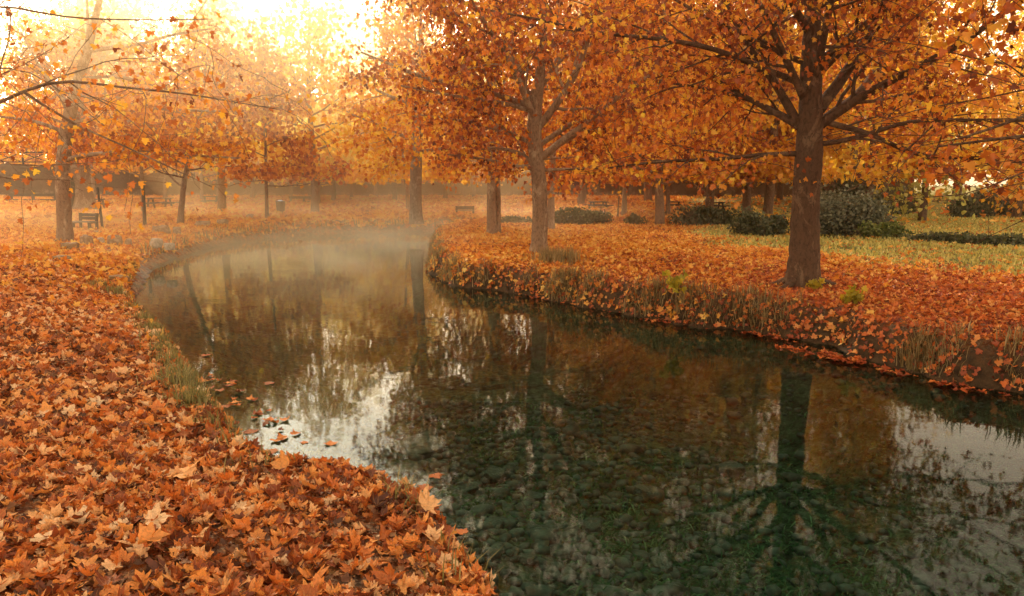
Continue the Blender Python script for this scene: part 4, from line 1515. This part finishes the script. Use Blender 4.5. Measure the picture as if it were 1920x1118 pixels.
num = 34
a, bb = G(385, 700, WL + .006), G(500, 830, WL + .006)
p = a + (bb - a) * rng.uniform(0, 1, num)[:, None]
p[:, :2] += rng.normal(0, .13, (num, 2)) + (.12, 0)
p = p[sdf(p[:, 0], p[:, 1])[0] < -.03]
p[:, 2] = WL + .006
o = leaves("leaf_raft", 'mid', p, rng.normal(0, 1, p.shape) * (1, 1, .05), rng.normal(0, .1, p.shape) + (0, 0, 1), rng.uniform(.05, .1, len(p)), rng.beta(1.6, 3, len(p)), M['litter'], None, True, 280)
tag(o, "loose drift of small leaves caught along the left bank's grass", "floating leaves", kind="stuff")
mb = MB()
for k in range(170):
    y = rng.uniform(2.2, 9)
    x = rng.uniform(-.72 * y - .5, .3)
    if sdf([x], [y])[0][0] < .12:
        continue
    L, a = rng.uniform(.08, .32), rng.uniform(0, 6.28)
    dx = np.array((math.cos(a), math.sin(a), 0)) * L
    c = np.array((x, y, gz(x, y) + .035))
    q = np.array([c - dx / 2, c + rng.normal(0, .012, 3), c + dx / 2 + rng.normal(0, .015, 3)])
    mb.tube(poly_interp(q, 5), np.linspace(.0045, .0018, 5), 4)
tag(mb.build("twig_litter", M['bark_dark']), "thin dry twigs scattered among the fallen leaves", "twigs", kind="stuff")

# ------------------------------------------------------------------ benches, tables
def bench(name, px, py, wpx, hpx, label, rz=0.0, long_=False):
    b = GP(px, py)
    D = b[1]
    w, h = wpx * D / FPX, hpx * D / FPX
    root = tag(empty(name, b, rz), label, "bench")
    sh = h * .52
    dp = h * .62
    mb = MB()
    for k in range(3):
        mb.box((0, -dp * .5 + dp * .17 + k * dp * .33, sh), (w, dp * .29, h * .07))
    mb.build("seat", M['wood'] if long_ else M['wood_top'], root, True)
    mb = MB()
    if long_:
        mb.box((0, dp * .47, h * .90), (w, .05, h * .24))
    else:
        for k in range(2):
            mb.box((0, dp * .45 + .02 * k, h * (.70 + .19 * k)), (w, .045, h * .17), rx=-.12)
    mb.build("backrest", M['wood'], root, True)
    for sx in (-1, 1) if not long_ else (-1, 0, 1):
        mb = MB()
        x = sx * w * .44
        mb.box((x, -dp * .36, sh * .48), (w * .035 + .05, .07, sh * .96))
        mb.box((x, dp * .42, h * .5), (w * .035 + .05, .06, h), rx=-.06)
        mb.box((x, 0, sh * .9), (w * .03 + .04, dp * .8, .05))
        mb.build("leg", M['wood'], root, True)


bench("park_bench", 60, 386, 92, 22, "long dark wooden bench in front of the wall's left end", .0, True)
bench("park_bench", 160, 433, 46, 33, "small dark bench with plank backrest beside the mottled leaning tree", -.35)
bench("park_bench", 569, 388, 56, 19, "faint wooden bench in the mist on the far bank", .0, True)
bench("park_bench", 872, 404, 35, 17, "dark bench behind the spit, left of the half-pale trunk", .1)


def picnic(px, py, wpx, hpx, label, rz=0.0):
    b = GP(px, py)
    D = b[1]
    w, h = wpx * D / FPX, hpx * D / FPX
    root = tag(empty("picnic_table", b, rz), label, "picnic table", "picnic tables in the park")
    mb = MB()
    for k in range(5):
        mb.box((0, (k - 2) * .155, h), (w * .78, .14, .05))
    mb.build("tabletop", M['wood'], root, True)
    for s in (-1, 1):
        mb = MB()
        for k in range(2):
            mb.box((0, s * (.66 + .14 * k), h * .58), (w, .125, .05))
        mb.build("seat", M['wood'], root, True)
    for s in (-1, 1):
        mb = MB()
        x = s * w * .3
        mb.box((x, -.34, h * .49), (.08, .08, h * 1.05), rx=-.42)
        mb.box((x, .34, h * .49), (.08, .08, h * 1.05), rx=.42)
        mb.box((x, 0, h * .52), (.07, 1.5, .09))
        mb.box((x, 0, h * .93), (.07, .7, .07))
        mb.build("leg", M['wood'], root, True)


picnic(300, 392, 54, 20, "left picnic table, between the staked tree and the leaning slim tree")
picnic(396, 388, 34, 19, "picnic table beside the thin pale tree, second from the wall's left end", .3)
picnic(180, 394, 34, 20, "picnic table half hidden by the huge old trunk", .2)
picnic(1122, 393, 40, 14, "picnic table seen between the middle tree and white slender tree", .2)
picnic(1263, 392, 30, 13, "picnic table partly behind the brown straight tree", -.2)
picnic(1340, 394, 38, 14, "picnic table above the dark bush beside the green bin", .1)


def bin_(px, py, wpx, hpx, mat, label):
    b = GP(px, py)
    D = b[1]
    w, h = wpx * D / FPX, hpx * D / FPX
    root = tag(empty("litter_bin", b), label, "bin")
    mb = MB()
    a = np.array([(0, 0, h * .25), (0, 0, h * .3), (0, 0, h * .8), (0, 0, h * .92)])
    mb.tube(a, [w * .30, w * .42, w * .5, w * .5], 14)
    mb.build("drum", M[mat], root)
    mb = MB()
    mb.tube([(0, 0, h * .925), (0, 0, h * .96), (0, 0, h)], [w * .53, w * .53, w * .3], 14)
    mb.build("rim", M['metal_dark'], root)
    mb = MB()
    mb.tube([(0, w * .56, -.02), (0, w * .56, h * .9)], [.035, .035], 8)
    mb.build("post", M['metal_dark'], root)


bin_(527, 403, 17, 26, 'metal_dark', "dark litter bin on a post in the mist by the far bank")
bin_(1326, 392, 9, 18, 'metal_green', "small green bin beside the last picnic table")

# stakes
for (x0, y0, x1, y1, w, lab) in [(272, 427, 268, 348, 7, "dark wooden stake supporting the thin tree by the left picnic table"),
                                 (193, 434, 183, 352, 5, "thin leaning stake standing right of the small bench")]:
    b = GP(x0, y0)
    D = b[1]
    mb = MB()
    q = poly_interp([P(x0, y0 + 3, D), P((x0 + x1) / 2, (y0 + y1) / 2, D), P(x1, y1, D)], 7) - b
    mb.tube(q, np.linspace(px_r(w, D), px_r(w, D) * .8, 7), 8, lump=.04, rng=rng)
    o = mb.build("stake", M['wood'])
    o.location = tuple(b)
    tag(o, lab, "stake")

# ------------------------------------------------------------------ the wall and its fence
WY = 63.0
root = None
n = 120
xs = np.linspace(-62, 34, n)
top = 2.7 + .16 * np.sin(xs * .3) + .12 * np.sin(xs * 1.3) + rng.normal(0, .07, n)
ys = WY + .25 * np.sin(xs * .21)
V, F = [], []
rows = 9
for i, xx in enumerate(xs):
    for j in range(rows):
        z = -.1 + (top[i] + .1) * j / (rows - 1)
        V.append((xx, ys[i] + rng.normal(0, .03) + .12 * j / rows, z + .45))
    V.append((xx, ys[i] + .55, top[i] + .45))
    V.append((xx, ys[i] + .6, .35))
k = rows + 2
for i in range(n - 1):
    for j in range(k - 1):
        F.append((i * k + j, (i + 1) * k + j, (i + 1) * k + j + 1, i * k + j + 1))
mb = MB()
mb.add(V, F)
w = mb.build("stone_wall", M['wall'])
tag(w, "long brown rough stone wall closing the back of the park", "wall", kind="thing")

root = tag(empty("rail_fence", (-50, WY + .35, 3.2)), "dark wooden fence with crossed braces on top of the stone wall", "fence")
fx = np.arange(0, 66, 2.2)
for i, xx in enumerate(fx):
    mb = MB()
    z0 = -.1
    mb.box((xx, 0, .5), (.12, .1, 1.25))
    mb.build("post", M['wood'], root, True)
for i in range(len(fx) - 1):
    a, c = fx[i], fx[i + 1]
    mb = MB()
    mb.tube([(a, -.06, 1.02), (c, -.06, 1.02)], [.05, .05], 6)
    mb.tube([(a, -.06, .22), (c, -.06, .22)], [.04, .04], 6)
    mb.build("rail", M['wood'], root)
    mb = MB()
    mb.tube([(a, -.10, .22), (c, -.10, 1.0)], [.035, .035], 5)
    mb.tube([(a, -.15, 1.0), (c, -.15, .22)], [.035, .035], 5)
    mb.build("brace", M['wood'], root)

# ------------------------------------------------------------------ haze and mist
SUN_AZ, SUN_EL = -21.0, 29.0
haze_m = volume_mat("golden_haze", .0012, (1.0, .86, .66), .78)
mb = MB()
mb.box((0, 60, 16), (320, 200, 44))
hz_o = mb.build("haze", haze_m, None, True)
tag(hz_o, "thin golden haze filling the air of the park", "haze", kind="stuff")
bank_m = volume_mat("haze_bank", .020, (1.0, .75, .40), .78)
bank_mesh = bpy.data.meshes.new("haze_bank")
bmk = bmesh.new()
bmesh.ops.create_uvsphere(bmk, u_segments=40, v_segments=20, radius=1)
bmk.to_mesh(bank_mesh)
bmk.free()
bank_mesh.materials.append(bank_m)
bko = bpy.data.objects.new("haze", bank_mesh)
COL.objects.link(bko)
bko.location = (-9.5, 47, 10)
bko.scale = (15, 20, 13)
glo = bpy.data.objects.new("haze", bank_mesh)  # extra haze lobe added to make the upper-left glow
COL.objects.link(glo)
glo.location = (-18, 42, 17.5)
glo.scale = (16, 22, 11)
nlo = bpy.data.objects.new("haze", bank_mesh.copy())  # added volume imitating lens glow in front of the left trees
nlo.data.materials.clear()
nlo.data.materials.append(volume_mat("lens_glow_haze", .021, (1.0, .66, .32), .76))
COL.objects.link(nlo)
nlo.location = (-6.5, 15.5, 7.0)
nlo.scale = (6.2, 8.5, 4.6)
tag(nlo, "added haze imitating lens glow over the left bank tree and its branches", "haze", kind="stuff")
tag(glo, "haze lobe added for the glow up in the crowns at the upper left", "haze", kind="stuff")
tag(bko, "glowing peach haze thickest among the trees on the far left", "haze", kind="stuff")
t = NT("pond_mist")
oc = t.n("TexCoord").outputs["Object"]
wp = t.n("NewGeometry").outputs["Position"]
sx = t.n("SeparateXYZ", i_0=oc)
wz = t.math('SUBTRACT', t.n("SeparateXYZ", i_0=wp).outputs[2], WL)
rad = t.math('SQRT', t.math('ADD', t.math('MULTIPLY', sx.outputs[0], sx.outputs[0]), t.math('MULTIPLY', sx.outputs[1], sx.outputs[1])))
fall = t.math('SUBTRACT', 1.0, rad, clamp=True)
fall = t.math('MULTIPLY', fall, t.math('SUBTRACT', 2.0, fall))
hgt = t.math('POWER', 2.718, t.math('MULTIPLY', wz, -1.5))
ns = t.noise(t.n("Mapping", i_Vector=wp, i_Scale=(.35, .35, 1.1)).outputs[0], 1.0, 3, .55, .3)
ns = t.n("MapRange", i_0=ns, i_1=.38, i_2=.64, i_3=.08, i_4=1.7).outputs[0]
den = t.math('MULTIPLY', t.math('MULTIPLY', fall, hgt), t.math('MULTIPLY', ns, .15))
v = t.n("VolumeScatter", i_Color=(1, .77, .46, 1), i_Density=den, i_Anisotropy=.6)
t.link(v.outputs[0], t.out.inputs["Volume"])
mist_m = t.m
try:
    mist_m.cycles.volume_step_rate = .25
except Exception:
    pass
import bmesh
bm = bmesh.new()
bmesh.ops.create_uvsphere(bm, u_segments=48, v_segments=24, radius=1)
me = bpy.data.meshes.new("mist")
bm.to_mesh(me)
bm.free()
me.materials.append(mist_m)
mo = bpy.data.objects.new("mist", me)
COL.objects.link(mo)
c = G(560, 452, WL)
mo.location = (c[0], c[1] + 2.5, WL)
mo.scale = (17, 16, 3.6)
tag(mo, "pale mist drifting low over the far end of the pond", "mist", kind="stuff")

# ------------------------------------------------------------------ light
wd = bpy.data.worlds.new("World")
scene.world = wd
wd.use_nodes = True
nt = wd.node_tree
nt.nodes.clear()
sky = nt.nodes.new("ShaderNodeTexSky")
sky.sky_type = 'NISHITA'
sky.sun_disc = False
sky.sun_elevation = R(SUN_EL)
sky.sun_rotation = R(SUN_AZ)
sky.dust_density = 1.6
sky.air_density = 1.0
bg = nt.nodes.new("ShaderNodeBackground")
bg.inputs["Strength"].default_value = 0.15
wo = nt.nodes.new("ShaderNodeOutputWorld")
hs = nt.nodes.new("ShaderNodeHueSaturation")
hs.inputs["Saturation"].default_value = .35
nt.links.new(sky.outputs[0], hs.inputs["Color"])
mx = nt.nodes.new("ShaderNodeMix")
mx.data_type = 'RGBA'
mx.blend_type = 'MULTIPLY'
mx.inputs[0].default_value = 1
mx.inputs[7].default_value = (3.3, 2.4, 1.5, 1)
nt.links.new(hs.outputs[0], mx.inputs[6])
nt.links.new(mx.outputs[2], bg.inputs[0])
nt.links.new(bg.outputs[0], wo.inputs[0])
sun = bpy.data.lights.new("sun", 'SUN')
sun.energy = 5.0
sun.angle = R(.6)
sun.color = (1, .80, .52)
so = bpy.data.objects.new("sun", sun)
COL.objects.link(so)
sv = Vector((math.sin(R(SUN_AZ)) * math.cos(R(SUN_EL)), math.cos(R(SUN_AZ)) * math.cos(R(SUN_EL)), math.sin(R(SUN_EL))))
so.rotation_euler = sv.to_track_quat('Z', 'Y').to_euler()
so.location = (-10, 40, 20)

# ------------------------------------------------------------------ render settings
scene.view_settings.view_transform = 'Standard'
scene.view_settings.look = 'None'
scene.view_settings.exposure = 0
scene.view_settings.gamma = 1
cy = scene.cycles
cy.max_bounces = 7
cy.diffuse_bounces = 3
cy.glossy_bounces = 2
cy.transmission_bounces = 4
cy.transparent_max_bounces = 6
cy.volume_bounces = 1
cy.use_adaptive_sampling = True
cy.adaptive_threshold = .04
cy.caustics_reflective = False
cy.caustics_refractive = False
cy.sample_clamp_indirect = 6
cy.use_denoising = True
